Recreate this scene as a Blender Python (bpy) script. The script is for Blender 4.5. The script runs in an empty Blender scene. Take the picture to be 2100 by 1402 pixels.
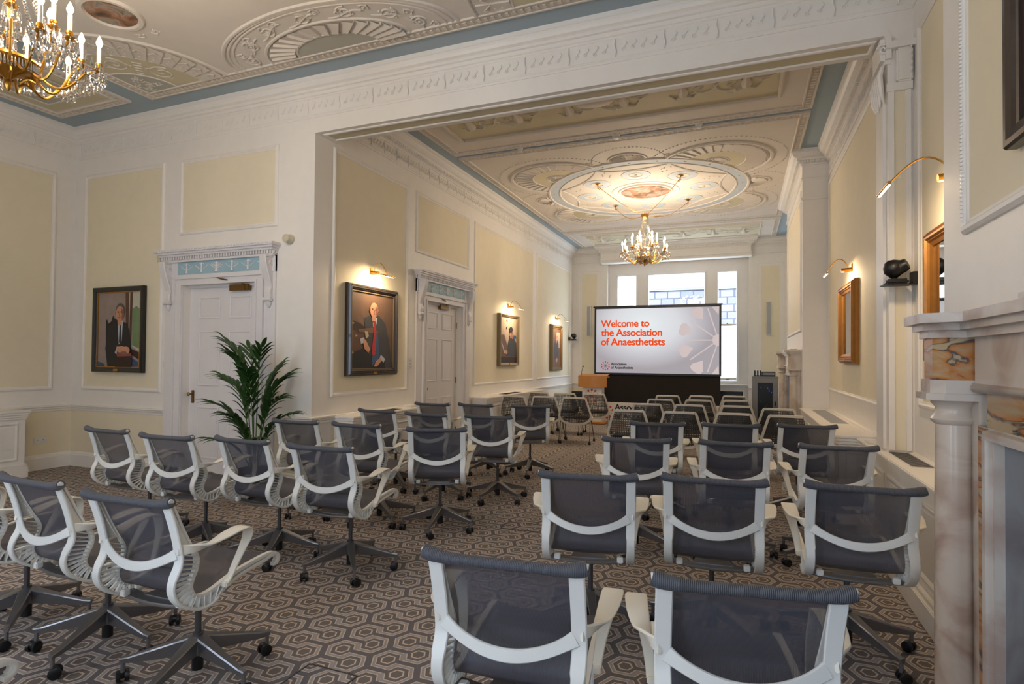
import bpy, bmesh, math, random
from math import sin, cos, pi, radians, sqrt, atan2
from mathutils import Vector, Matrix, noise
random.seed(7)
sc = bpy.context.scene
COL = sc.collection

# ---------------------------------------------------------------- camera, world, exposure
H = 1.52
cam_d = bpy.data.cameras.new('camera'); cam = bpy.data.objects.new('camera', cam_d); COL.objects.link(cam)
yaw, pit, rol = radians(21.698), radians(.987), radians(.504)
A_ = Matrix(((cos(yaw), sin(yaw), 0), (-sin(yaw), cos(yaw), 0), (0, 0, 1)))
B_ = Matrix(((1, 0, 0), (0, 0, -1), (0, 1, 0)))
P_ = Matrix(((1, 0, 0), (0, cos(pit), sin(pit)), (0, -sin(pit), cos(pit))))
Q_ = Matrix(((cos(rol), -sin(rol), 0), (sin(rol), cos(rol), 0), (0, 0, 1)))
M_ = Q_ @ P_ @ B_ @ A_
R_ = Matrix((M_[0], -M_[1], -M_[2])).transposed()
cam.matrix_world = Matrix.Translation((0, 0, H)) @ R_.to_4x4()
cam_d.sensor_width = 36; cam_d.lens = 1180.1 * 36 / 2100; cam_d.shift_y = 14.14 / 2100
cam_d.clip_start = .05; cam_d.clip_end = 200
sc.camera = cam

w = bpy.data.worlds.new('sky'); sc.world = w; w.use_nodes = True
bg = w.node_tree.nodes['Background']; bg.inputs[0].default_value = (.68, .82, 1, 1); bg.inputs[1].default_value = 5.5
sc.view_settings.view_transform = 'Standard'; sc.view_settings.look = 'None'
sc.view_settings.exposure = 0.95; sc.view_settings.gamma = 1; sc.view_settings.use_curve_mapping = False
cy = sc.cycles
cy.use_denoising = True; cy.max_bounces = 8; cy.diffuse_bounces = 5; cy.glossy_bounces = 4
cy.transmission_bounces = 6; cy.transparent_max_bounces = 16; cy.sample_clamp_indirect = 4; cy.caustics_reflective = False; cy.caustics_refractive = False

def light(name, kind, loc, energy, color=(1, 1, 1), size=.1, size_y=None, rot=None, parent=None):
    d = bpy.data.lights.new(name, kind); d.energy = energy; d.color = color
    if kind == 'AREA':
        d.size = size
        if size_y: d.shape = 'RECTANGLE'; d.size_y = size_y
    elif kind in ('POINT', 'SPOT'): d.shadow_soft_size = size
    o = bpy.data.objects.new(name, d); COL.objects.link(o); o.location = loc
    if rot: o.rotation_euler = rot
    if parent: o.parent = parent
    return o
def portal(loc, sx, sy, rot):
    o = light('window_daylight', 'AREA', loc, 1, size=sx, size_y=sy, rot=rot); o.data.cycles.is_portal = True
    return o
# daylight enters through the three windows in the wall behind the camera and the window group at the far end
XL, XR, Y0, Y1, Y2, YE, ZC = -8.62, 1.22, -1.20, 5.17, 5.51, 15.93, 4.65
XBL, XBR = -4.47, 1.20
REARW = [(-4.9, -4.0), (-2.2, -1.35), (.1, .65)]
for a, b in REARW: portal(((a + b) / 2, Y0 - .02, 2.05), b - a, 2.9, (radians(90), 0, 0))
portal((-1.65, 16.10, 2.45), 3.3, 3.0, (radians(-90), 0, 0))
# ambient bulb light of the chandeliers is made in chandelier()

# ---------------------------------------------------------------- materials
MATS = {}
def new_mat(name):
    m = bpy.data.materials.new(name); m.use_nodes = True; MATS[name] = m
    return m, m.node_tree.nodes, m.node_tree.links, m.node_tree.nodes['Principled BSDF']
def lin(r, g, b):
    f = lambda c: (c / 255 / 12.92) if c <= 10 else ((c / 255 + .055) / 1.055) ** 2.4
    return (f(r), f(g), f(b), 1)
def mat(name, rgb, rough=.5, metal=0, var=.04, scale=6, bump=0, bscale=200, spec=.5, coat=0):
    m, n, l, p = new_mat(name)
    c = lin(*rgb)
    p.inputs['Roughness'].default_value = rough; p.inputs['Metallic'].default_value = metal
    p.inputs['Specular IOR Level'].default_value = spec; p.inputs['Coat Weight'].default_value = coat
    tc = n.new('ShaderNodeTexCoord'); nz = n.new('ShaderNodeTexNoise'); nz.inputs['Scale'].default_value = scale; nz.inputs['Detail'].default_value = 3
    l.new(tc.outputs['Object'], nz.inputs['Vector'])
    mx = n.new('ShaderNodeMix'); mx.data_type = 'RGBA'
    mx.inputs[6].default_value = tuple(x * (1 - var) for x in c[:3]) + (1,); mx.inputs[7].default_value = tuple(min(1, x * (1 + var)) for x in c[:3]) + (1,)
    l.new(nz.outputs['Fac'], mx.inputs[0]); l.new(mx.outputs[2], p.inputs['Base Color'])
    if bump:
        b = n.new('ShaderNodeBump'); b.inputs['Strength'].default_value = bump; b.inputs['Distance'].default_value = .01
        nb = n.new('ShaderNodeTexNoise'); nb.inputs['Scale'].default_value = bscale; l.new(tc.outputs['Object'], nb.inputs['Vector'])
        l.new(nb.outputs['Fac'], b.inputs['Height']); l.new(b.outputs[0], p.inputs['Normal'])
    return m
WHITE = mat('white_paint', (236, 231, 224), .45, bump=.05, bscale=60)
YELLOW = mat('cream_yellow_wall', (232, 221, 195), .7, bump=.06, bscale=80)
CEILW = mat('ceiling_cream', (216, 207, 196), .75)
BLUE = mat('ceiling_blue', (158, 173, 182), .7)
CEILY = mat('ceiling_yellow_ground', (204, 194, 164), .75)
CEILG = mat('ceiling_green_ground', (180, 178, 166), .75)
PALEB = mat('pale_blue_ground', (188, 198, 208), .7)
FRIEZEB = mat('frieze_blue', (158, 190, 202), .6)
DOORW = mat('door_white', (228, 224, 224), .35)
FRETM = mat('fret_cream', (206, 194, 178), .8, bump=.9, bscale=45)
PLAST = mat('chair_white_plastic', (226, 226, 222), .38)
ARMW = mat('chair_arm_cream', (232, 226, 212), .5)
ROLLM = mat('roll_grey', (82, 84, 92), .5)
def ribs(m, period, depth):
    n, l = m.node_tree.nodes, m.node_tree.links; tc = n.new('ShaderNodeTexCoord'); sp = n.new('ShaderNodeSeparateXYZ'); l.new(tc.outputs['Object'], sp.inputs[0])
    a = n.new('ShaderNodeMath'); a.operation = 'MULTIPLY'; a.inputs[1].default_value = 2 * pi / period; l.new(sp.outputs[0], a.inputs[0]); b = n.new('ShaderNodeMath'); b.operation = 'SINE'; l.new(a.outputs[0], b.inputs[0])
    u = n.new('ShaderNodeBump'); u.inputs['Strength'].default_value = 1; u.inputs['Distance'].default_value = depth; l.new(b.outputs[0], u.inputs['Height']); l.new(u.outputs[0], n['Principled BSDF'].inputs['Normal'])
ribs(ROLLM, .005, .0007)
ALU = mat('brushed_aluminium', (140, 140, 144), .35, .85)
ALUD = mat('dark_aluminium', (96, 96, 100), .38, .75)
BLACK = mat('black_plastic', (16, 16, 18), .4)
BLACKC = mat('black_cloth', (38, 32, 28), .95)
CHROME = mat('chrome', (150, 146, 140), .18, 1)
SHELL = mat('chair_shell_offwhite', (218, 210, 196), .45)
SEATB = mat('seat_black', (36, 36, 38), .8)
GOLD = mat('gilt_brass', (196, 146, 66), .28, 1, var=.15, scale=30)
BRASS = mat('antique_brass', (134, 104, 60), .35, .9)
GILT = mat('gilt_wood', (158, 106, 44), .4, .5, var=.2, scale=14)
FRAMEB = mat('black_frame', (22, 22, 22), .35, coat=.3)
FRAMEBL = mat('dark_bronze_frame', (58, 48, 42), .35, .3, coat=.3)
FRAMEG = mat('grey_gilt_frame', (128, 112, 84), .45, .4)
WOOD = mat('lectern_wood', (190, 132, 68), .4, var=.12, scale=9)
GREYM = mat('grey_metal', (132, 130, 128), .45, .2)
GREYG = mat('speaker_grille_grey', (168, 168, 168), .7)
CREAMP = mat('cream_plastic', (206, 196, 172), .5)
WHITEP = mat('white_plastic', (224, 220, 214), .4)
DARK = mat('dark_void', (14, 13, 12), .9)
LEAF = mat('palm_leaf', (44, 78, 30), .42, var=.35, scale=5)
STEM = mat('palm_stem', (84, 116, 52), .5, var=.2)
POT = mat('pot_dark', (50, 46, 44), .5)
RED = mat('logo_red', (206, 64, 34), .6)
INK = mat('ink_black', (28, 28, 30), .7)
SLATE2 = mat('roof_pale', (150, 152, 156), .6, bump=.4, bscale=6)
STONE = mat('neighbour_stone', (168, 158, 140), .8, var=.12, scale=2)
CANDLE = mat('candle_sleeve', (240, 232, 206), .5)

def emit(name, rgb, s):
    m, n, l, p = new_mat(name); n.remove(p); e = n.new('ShaderNodeEmission'); e.inputs[0].default_value = lin(*rgb); e.inputs[1].default_value = s
    l.new(e.outputs[0], n['Material Output'].inputs[0]); return m
FLAME = emit('bulb_glow', (255, 226, 170), 14); FLAME.cycles.emission_sampling = 'NONE'
LEDM = emit('led_glow', (255, 222, 170), 8); LEDM.cycles.emission_sampling = 'NONE'
LEDB = emit('led_blue', (60, 80, 255), 2); LEDG = emit('led_green', (40, 200, 90), .8)
def math_(n, l, op, a, b=None, c=None):
    x = n.new('ShaderNodeMath'); x.operation = op
    for i, v in enumerate((a, b, c)):
        if v is None: continue
        if isinstance(v, (int, float)): x.inputs[i].default_value = v
        else: l.new(v, x.inputs[i])
    return x.outputs[0]
def ramp(n, l, fac, stops, interp='LINEAR'):
    r = n.new('ShaderNodeValToRGB'); r.color_ramp.interpolation = interp
    e = r.color_ramp.elements
    while len(e) < len(stops): e.new(.5)
    for i, (p, c) in enumerate(stops): e[i].position = p; e[i].color = lin(*c)
    if fac is not None: l.new(fac, r.inputs[0])
    return r.outputs[0]

def carpet_mat():
    m, n, l, p = new_mat('hexagon_carpet'); K = lambda *a: math_(n, l, *a)
    tc = n.new('ShaderNodeTexCoord'); sp = n.new('ShaderNodeSeparateXYZ'); l.new(tc.outputs['Object'], sp.inputs[0])
    PX, PY = .2795, .2
    x = K('SUBTRACT', K('FLOORED_MODULO', K('ADD', sp.outputs[0], 1.929 + .0823 + 28 * PX), PX), .0823)
    yy = K('SUBTRACT', sp.outputs[1], 2.694 - 20 * PY)
    ya = K('SUBTRACT', K('FLOORED_MODULO', K('ADD', yy, PY / 2), PY), PY / 2)
    yb = K('SUBTRACT', K('FLOORED_MODULO', yy, PY), PY / 2)
    def hexd(X, Y):
        ax, ay = K('ABSOLUTE', X), K('ABSOLUTE', Y)
        return K('MAXIMUM', ay, K('ADD', K('MULTIPLY', ax, .944), K('MULTIPLY', ay, .478)))
    xb = K('SUBTRACT', x, .115)
    # the A column again one period to the right and the B column one to the left, so that every tip is whole
    ha = K('MINIMUM', hexd(x, ya), hexd(K('SUBTRACT', x, PX), ya)); hb = K('MINIMUM', hexd(xb, yb), hexd(K('ADD', xb, PX), yb))
    R0, W = .071, .0132
    da, db = K('ABSOLUTE', K('SUBTRACT', ha, R0)), K('ABSOLUTE', K('SUBTRACT', hb, R0))
    dd = K('MINIMUM', da, db)
    cut = K('MAXIMUM', K('MULTIPLY', K('LESS_THAN', K('ABSOLUTE', ya), .0135), K('MULTIPLY', K('GREATER_THAN', x, .045), K('LESS_THAN', x, .12))),
            K('MULTIPLY', K('LESS_THAN', K('ABSOLUTE', yb), .0135), K('MULTIPLY', K('GREATER_THAN', x, -.02), K('LESS_THAN', x, .07))))
    bandm = K('MULTIPLY', K('LESS_THAN', dd, W), K('SUBTRACT', 1, cut))
    hh = K('MINIMUM', ha, hb)
    edge = K('GREATER_THAN', dd, .0070)
    inner = K('LESS_THAN', K('ABSOLUTE', K('SUBTRACT', hh, .0335)), .0042)
    nz = n.new('ShaderNodeTexNoise'); nz.inputs['Scale'].default_value = 260; nz.inputs['Detail'].default_value = 2; l.new(tc.outputs['Object'], nz.inputs['Vector'])
    def mix(f, a, b):
        q = n.new('ShaderNodeMix'); q.data_type = 'RGBA'
        l.new(f, q.inputs[0]) if not isinstance(f, float) else setattr(q.inputs[0], 'default_value', f)
        for i, v in ((6, a), (7, b)):
            if isinstance(v, tuple): q.inputs[i].default_value = v
            else: l.new(v, q.inputs[i])
        return q.outputs[2]
    dark = mix(K('LESS_THAN', hh, .05), lin(122, 117, 119), lin(130, 121, 117))
    bandc = mix(edge, lin(176, 168, 164), lin(224, 206, 188))
    c = mix(bandm, dark, bandc); c = mix(inner, c, lin(224, 206, 188))
    c2 = mix(nz.outputs['Fac'], lin(120, 120, 120), lin(255, 255, 255))
    q = n.new('ShaderNodeMix'); q.data_type = 'RGBA'; q.blend_type = 'MULTIPLY'; q.inputs[0].default_value = .45
    l.new(c, q.inputs[6]); l.new(c2, q.inputs[7]); l.new(q.outputs[2], p.inputs['Base Color'])
    p.inputs['Roughness'].default_value = .95; p.inputs['Specular IOR Level'].default_value = .1
    b = n.new('ShaderNodeBump'); b.inputs['Strength'].default_value = .5; b.inputs['Distance'].default_value = .004
    l.new(nz.outputs['Fac'], b.inputs['Height']); l.new(b.outputs[0], p.inputs['Normal'])
    return m
CARPET = carpet_mat()

def mesh_fabric(name, rgb, see, period, grid=False, hole=0):
    m, n, l, p = new_mat(name); K = lambda *a: math_(n, l, *a)
    tc = n.new('ShaderNodeTexCoord'); sp = n.new('ShaderNodeSeparateXYZ'); l.new(tc.outputs['Object'], sp.inputs[0])
    p.inputs['Base Color'].default_value = lin(*rgb); p.inputs['Roughness'].default_value = .6
    tr = n.new('ShaderNodeBsdfTransparent'); ms = n.new('ShaderNodeMixShader')
    s = K('SINE', K('MULTIPLY', sp.outputs[0], 2 * pi / period))
    if grid:
        s2 = K('SINE', K('MULTIPLY', sp.outputs[2], 2 * pi / period))
        r = K('ADD', K('POWER', K('DIVIDE', sp.outputs[0], .21), 2), K('POWER', K('DIVIDE', K('SUBTRACT', sp.outputs[2], .52), .24), 2))
        k = K('SUBTRACT', 1.3, K('MULTIPLY', r, .8)) ; k = K('MINIMUM', K('MAXIMUM', k, .45), 1)
        a = K('MULTIPLY', K('MULTIPLY', K('GREATER_THAN', s, -.1), K('GREATER_THAN', s2, -.1)), K('MULTIPLY', k, hole))
        a = K('ADD', a, see)
    else:
        a = K('ADD', see, K('MULTIPLY', s, see * .45))
    l.new(K('MINIMUM', a, .95), ms.inputs[0]); l.new(p.outputs[0], ms.inputs[1]); l.new(tr.outputs[0], ms.inputs[2])
    l.new(ms.outputs[0], n['Material Output'].inputs[0]); return m
MESHM = mesh_fabric('grey_mesh_fabric', (76, 76, 86), .18, .0042)
NETM = mesh_fabric('open_black_net', (56, 54, 52), .16, .030, True, .85)

def marble(name, base, vein, vein2=None, scale=3, rough=.25, thr=(.45, .62), stretch=(1, 1, 1)):
    m, n, l, p = new_mat(name)
    tc = n.new('ShaderNodeTexCoord'); mp = n.new('ShaderNodeMapping'); l.new(tc.outputs['Object'], mp.inputs[0]); mp.inputs['Scale'].default_value = stretch
    a = n.new('ShaderNodeTexNoise'); a.inputs['Scale'].default_value = scale; a.inputs['Detail'].default_value = 8; a.inputs['Distortion'].default_value = 1.6
    l.new(mp.outputs[0], a.inputs['Vector'])
    st = [(0, base), (thr[0], base), (thr[1], vein)]
    if vein2: st += [(thr[1] + .05, vein2), (thr[1] + .1, base)]
    l.new(ramp(n, l, a.outputs['Fac'], st), p.inputs['Base Color']); p.inputs['Roughness'].default_value = rough
    return m
MARB = marble('white_marble', (204, 194, 184), (178, 158, 146), scale=3, rough=.3)
MARBC = marble('column_marble', (204, 190, 176), (164, 136, 120), (206, 194, 182), scale=3.0, thr=(.45, .70))
SIENNA = marble('sienna_marble', (176, 156, 124), (180, 114, 52), (60, 58, 62), scale=4.5, thr=(.36, .54), stretch=(1, .5, 2.6))
HEARTH = marble('grey_blue_marble', (128, 138, 150), (104, 108, 122), scale=2, rough=.35)

def mirror_mat():
    m, n, l, p = new_mat('dark_mirror_glass'); p.inputs['Base Color'].default_value = (.62, .60, .58, 1); p.inputs['Metallic'].default_value = 1; p.inputs['Roughness'].default_value = .015
    return m
MIRROR = mirror_mat()
def glass_mat(name, gl=.06, rgb=(1, 1, 1), rough=0.02):
    m, n, l, p = new_mat(name); n.remove(p)
    t = n.new('ShaderNodeBsdfTransparent'); t.inputs[0].default_value = rgb + (1,); g = n.new('ShaderNodeBsdfGlossy'); g.inputs['Roughness'].default_value = rough
    ms = n.new('ShaderNodeMixShader'); ms.inputs[0].default_value = gl
    l.new(t.outputs[0], ms.inputs[1]); l.new(g.outputs[0], ms.inputs[2]); l.new(ms.outputs[0], n['Material Output'].inputs[0]); return m
PANE = glass_mat('window_glass', .05)
CRYST = glass_mat('crystal', .72, (.95, .95, .95), .12)
RACKG = glass_mat('smoked_glass', .06, (.35, .35, .38))

def slates():
    m, n, l, p = new_mat('slate_tiles'); tc = n.new('ShaderNodeTexCoord'); mp = n.new('ShaderNodeMapping'); mp.inputs['Rotation'].default_value = (radians(90), 0, 0)
    l.new(tc.outputs['Object'], mp.inputs[0]); b = n.new('ShaderNodeTexBrick'); l.new(mp.outputs[0], b.inputs[0])
    b.inputs['Color1'].default_value = lin(96, 98, 114); b.inputs['Color2'].default_value = lin(118, 112, 122); b.inputs['Mortar'].default_value = lin(64, 66, 78)
    b.inputs['Scale'].default_value = 1; b.inputs['Brick Width'].default_value = .42; b.inputs['Row Height'].default_value = .24; b.inputs['Mortar Size'].default_value = .018
    l.new(b.outputs[0], p.inputs['Base Color']); p.inputs['Roughness'].default_value = .8; return m
SLATE = slates()
def paint_mat():
    m, n, l, p = new_mat('ceiling_painting'); tc = n.new('ShaderNodeTexCoord'); a = n.new('ShaderNodeTexNoise'); a.inputs['Scale'].default_value = 5; a.inputs['Detail'].default_value = 4; a.inputs['Distortion'].default_value = .8
    l.new(tc.outputs['Object'], a.inputs['Vector'])
    l.new(ramp(n, l, a.outputs['Fac'], [(.3, (70, 56, 44)), (.42, (128, 98, 74)), (.5, (168, 112, 82)), (.58, (160, 152, 138)), (.7, (110, 92, 70))]), p.inputs['Base Color']); p.inputs['Roughness'].default_value = .6
    return m
PAINTING = paint_mat()
def screen_mat():
    # slide: pale grey field, hot spot and vignette painted into the emission colour
    m, n, l, p = new_mat('slide_background'); n.remove(p); K = lambda *a: math_(n, l, *a)
    tc = n.new('ShaderNodeTexCoord'); sp = n.new('ShaderNodeSeparateXYZ'); l.new(tc.outputs['Object'], sp.inputs[0])
    r = K('SQRT', K('ADD', K('POWER', K('DIVIDE', K('ADD', sp.outputs[0], .25), 1.6), 2), K('POWER', K('DIVIDE', K('SUBTRACT', sp.outputs[2], .8), 1.1), 2)))
    c = ramp(n, l, r, [(0, (236, 242, 243)), (.5, (222, 222, 227)), (1, (172, 165, 170))])
    e = n.new('ShaderNodeEmission'); l.new(c, e.inputs[0]); e.inputs[1].default_value = .5; l.new(e.outputs[0], n['Material Output'].inputs[0]); return m
SLIDE = screen_mat()
SLTXT = emit('slide_orange', (240, 78, 26), .5); SLINK = emit('slide_ink', (60, 58, 62), .5); SLPEACH = emit('slide_peach', (212, 196, 194), .5); SLRED = emit('slide_red', (196, 44, 36), .5)

# ---------------------------------------------------------------- mesh helpers
class MB:
    def __init__(s): s.v = []; s.f = []; s.mi = []; s.sm = []; s.cur = 0; s.T = None; s.smooth = True
    def add(s, vs, fs, smooth=None):
        o = len(s.v)
        for p in vs:
            p = Vector(p); s.v.append(tuple(s.T @ p) if s.T is not None else tuple(p))
        for f in fs: s.f.append(tuple(o + i for i in f)); s.mi.append(s.cur); s.sm.append(s.smooth if smooth is None else smooth)
        return s
    def box(s, x0, x1, y0, y1, z0, z1):
        v = [(x, y, z) for z in (z0, z1) for y in (y0, y1) for x in (x0, x1)]
        return s.add(v, [(0, 2, 3, 1), (4, 5, 7, 6), (0, 1, 5, 4), (2, 6, 7, 3), (0, 4, 6, 2), (1, 3, 7, 5)], False)
    def bbox(s, x0, x1, y0, y1, z0, z1, b=.006):
        bm = bmesh.new(); bmesh.ops.create_cube(bm, size=1)
        for q in bm.verts: q.co = Vector(((x0 + x1) / 2 + q.co.x * (x1 - x0), (y0 + y1) / 2 + q.co.y * (y1 - y0), (z0 + z1) / 2 + q.co.z * (z1 - z0)))
        bmesh.ops.bevel(bm, geom=bm.edges[:], offset=b, segments=2, affect='EDGES')
        bm.verts.index_update(); s.add([q.co[:] for q in bm.verts], [[q.index for q in f.verts] for f in bm.faces]); bm.free(); return s
    def poly(s, pts): return s.add(pts, [tuple(range(len(pts)))], False)
    def lathe(s, c, prof, n=16, axis='z', sx=1, sy=1, a0=0, a1=2 * pi):
        full = abs(a1 - a0 - 2 * pi) < 1e-6; m = n if full else n + 1; vs = []
        for r, z in prof:
            for i in range(m):
                a = a0 + (a1 - a0) * i / n; x, y = r * cos(a) * sx, r * sin(a) * sy
                vs.append({'z': (c[0] + x, c[1] + y, c[2] + z), 'y': (c[0] + x, c[1] + z, c[2] + y), 'x': (c[0] + z, c[1] + x, c[2] + y)}[axis])
        fs = []
        for j in range(len(prof) - 1):
            for i in range(n):
                k = (i + 1) % m; fs.append((j * m + i, j * m + k, (j + 1) * m + k, (j + 1) * m + i))
        if full:
            if prof[0][0] > 1e-5: fs.append(tuple(range(m))[::-1])
            if prof[-1][0] > 1e-5: fs.append(tuple((len(prof) - 1) * m + i for i in range(m)))
        return s.add(vs, fs)
    def cyl(s, a, b, r0, r1=None, n=12): return s.tube([a, b], [r0, r0 if r1 is None else r1], n)
    def tube(s, pts, r, n=8, closed=False, flat=1, cap=True):
        pts = [Vector(p) for p in pts]; N = len(pts); rr = r if isinstance(r, (list, tuple)) else [r] * N
        vs = []; up = None
        for i, p in enumerate(pts):
            t = (pts[(i + 1) % N] - pts[i - 1]) if closed else (pts[min(i + 1, N - 1)] - pts[max(i - 1, 0)])
            if t.length < 1e-9: t = Vector((0, 0, 1))
            t.normalize()
            if up is None: up = Vector((0, 0, 1)) if abs(t.z) < .9 else Vector((1, 0, 0))
            x = up.cross(t)
            if x.length < 1e-6: x = Vector((1, 0, 0)).cross(t)
            x.normalize(); y = t.cross(x); up = y
            for k in range(n):
                a = 2 * pi * k / n; vs.append(p + x * (cos(a) * rr[i]) + y * (sin(a) * rr[i] * flat))
        fs = []
        for i in range(N if closed else N - 1):
            j = (i + 1) % N
            for k in range(n): fs.append((i * n + k, i * n + (k + 1) % n, j * n + (k + 1) % n, j * n + k))
        if not closed and cap: fs += [tuple(range(n))[::-1], tuple((N - 1) * n + k for k in range(n))]
        return s.add(vs, fs)
    def ribbon(s, pts, wd, hw, ht, closed=False):
        # flat bar with rounded edges swept along pts; wd = width direction(s), hw half width(s), ht half thickness(es)
        pts = [Vector(p) for p in pts]; N = len(pts); vs = []
        W = wd if isinstance(wd, list) else [wd] * N; HW = hw if isinstance(hw, list) else [hw] * N; HT = ht if isinstance(ht, list) else [ht] * N
        sec = [(-1, .4), (-.85, 1), (.85, 1), (1, .4), (1, -.4), (.85, -1), (-.85, -1), (-1, -.4)]
        for i, p in enumerate(pts):
            t = (pts[(i + 1) % N] - pts[i - 1]) if closed else (pts[min(i + 1, N - 1)] - pts[max(i - 1, 0)])
            t.normalize(); x = Vector(W[i]); x = (x - t * x.dot(t)).normalized(); y = t.cross(x)
            for a, b in sec: vs.append(p + x * (a * HW[i]) + y * (b * HT[i]))
        fs = []
        for i in range(N if closed else N - 1):
            j = (i + 1) % N
            for k in range(8): fs.append((i * 8 + k, i * 8 + (k + 1) % 8, j * 8 + (k + 1) % 8, j * 8 + k))
        if not closed: fs += [tuple(range(8))[::-1], tuple((N - 1) * 8 + k for k in range(8))]
        return s.add(vs, fs)
    def sweep(s, path, prof, closed=False, side=1):
        # path: XY points at z=0, prof: (offset to the side, z); mitred
        P = [Vector((p[0], p[1])) for p in path]; N = len(P); vs = []
        for i in range(N):
            def nrm(a, b):
                d = (b - a).normalized(); return Vector((-d.y, d.x)) * side
            if closed or 0 < i < N - 1: n1, n2 = nrm(P[i - 1], P[i]), nrm(P[i], P[(i + 1) % N])
            elif i == 0: n1 = n2 = nrm(P[0], P[1])
            else: n1 = n2 = nrm(P[-2], P[-1])
            m = (n1 + n2); m = m / max(.2, m.dot(n1)) if m.length > 1e-6 else n1
            for d, z in prof: vs.append((P[i].x + m.x * d, P[i].y + m.y * d, z))
        k = len(prof); fs = []
        for i in range(N if closed else N - 1):
            j = (i + 1) % N
            for q in range(k - 1): fs.append((i * k + q, j * k + q, j * k + q + 1, i * k + q + 1) if side > 0 else (i * k + q, i * k + q + 1, j * k + q + 1, j * k + q))
        if not closed: fs += [tuple(range(k)), tuple((N - 1) * k + q for q in range(k))[::-1]]
        return s.add(vs, fs, False)
    def ringmould(s, F, u0, u1, z0, z1, prof):
        # mitred rectangular moulding on a wall frame; prof: (inset from the outer edge, height off the wall)
        k = len(prof); vs = []
        for cu, cz, su, sz in ((u0, z0, 1, 1), (u1, z0, -1, 1), (u1, z1, -1, -1), (u0, z1, 1, -1)):
            for d, h in prof: vs.append(F @ Vector((cu + su * d, -h, cz + sz * d)))
        fs = [(i * k + q, ((i + 1) % 4) * k + q, ((i + 1) % 4) * k + q + 1, i * k + q + 1) for i in range(4) for q in range(k - 1)]
        return s.add(vs, fs, False)
    def fbox(s, F, u0, u1, h0, h1, z0, z1):
        T = s.T; s.T = F; s.box(u0, u1, -h1, -h0, z0, z1); s.T = T; return s
    def build(s, name, mats, parent=None, loc=None, rz=0, auto=40):
        me = bpy.data.meshes.new(name); me.from_pydata(s.v, [], s.f)
        mats = mats if isinstance(mats, (list, tuple)) else [mats]
        for m in mats: me.materials.append(m)
        me.polygons.foreach_set('material_index', s.mi); me.polygons.foreach_set('use_smooth', s.sm); me.update()
        bm = bmesh.new(); bm.from_mesh(me); bmesh.ops.recalc_face_normals(bm, faces=bm.faces[:])
        for e in bm.edges:
            if len(e.link_faces) == 2 and e.calc_face_angle(0) > radians(auto): e.smooth = False
        bm.to_mesh(me); bm.free()
        o = bpy.data.objects.new(name, me); COL.objects.link(o)
        if parent: o.parent = parent
        if loc: o.location = loc
        if rz: o.rotation_euler.z = rz
        return o
def frame(origin, rz): return Matrix.Translation(origin) @ Matrix.Rotation(rz, 4, 'Z')   # local x along the wall, -y into the room
def tag(o, label=None, cat=None, group=None, kind=None):
    if label: o['label'] = label
    if cat: o['category'] = cat
    if group: o['group'] = group
    if kind: o['kind'] = kind
    return o
def thing(name, label, cat, loc=(0, 0, 0), rz=0, group=None):
    o = bpy.data.objects.new(name, None); COL.objects.link(o); o.location = loc; o.rotation_euler.z = rz; o.empty_display_size = .1
    return tag(o, label, cat, group)
def kids(o): return [c for c in bpy.data.objects if c.parent is o]
def dup(root, loc, rz=0, label=None, ks=None):
    r = root.copy(); COL.objects.link(r); r.location = loc; r.rotation_euler.z = rz
    if label: r['label'] = label
    for ch, sub in (ks or tree(root)):
        c = ch.copy(); COL.objects.link(c); c.parent = r
        for g in sub:
            d = g.copy(); COL.objects.link(d); d.parent = c
    return r
def tree(root): return [(c, kids(c)) for c in kids(root)]
def struct(o): o['kind'] = 'structure'; return o
tn = [0]
def trim(mb, mats, auto=40):
    tn[0] += 1; return struct(mb.build('trim_%d' % tn[0], mats, auto=auto))
def text_mesh(txt, width, mat_, parent, loc, rx=pi / 2, name='lettering', depth=.002, bold=.0035):
    cu = bpy.data.curves.new(name, 'FONT'); cu.body = txt; cu.size = 1; cu.extrude = 0; cu.space_line = .92; cu.space_character = .95
    o = bpy.data.objects.new('tmp_text', cu); COL.objects.link(o); bpy.context.view_layer.update()
    me = bpy.data.meshes.new_from_object(o.evaluated_get(bpy.context.evaluated_depsgraph_get()))
    bpy.data.objects.remove(o); me.name = name; me.materials.clear(); me.materials.append(mat_)
    x0 = min(v.co.x for v in me.vertices); x1 = max(v.co.x for v in me.vertices); k = width / (x1 - x0)
    for v in me.vertices: v.co = Vector(((v.co.x - x0) * k, 0, v.co.y * k))
    V = [v.co.copy() for v in me.vertices]; Fc = [tuple(p.vertices) for p in me.polygons]; N = len(V); vs = []; fs = []
    for k_, (dx, dz) in enumerate(((0, 0), (bold, 0), (-bold, 0), (0, bold * .7), (0, -bold * .7))):
        vs += [(v.x + dx, -.0002 * k_, v.z + dz) for v in V]; fs += [tuple(i + N * k_ for i in f) for f in Fc]
    m2 = bpy.data.meshes.new(name); m2.from_pydata(vs, [], fs); m2.materials.append(mat_); bpy.data.meshes.remove(me); me = m2
    q = bpy.data.objects.new(name, me); COL.objects.link(q); q.parent = parent; q.location = loc; return q
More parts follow.
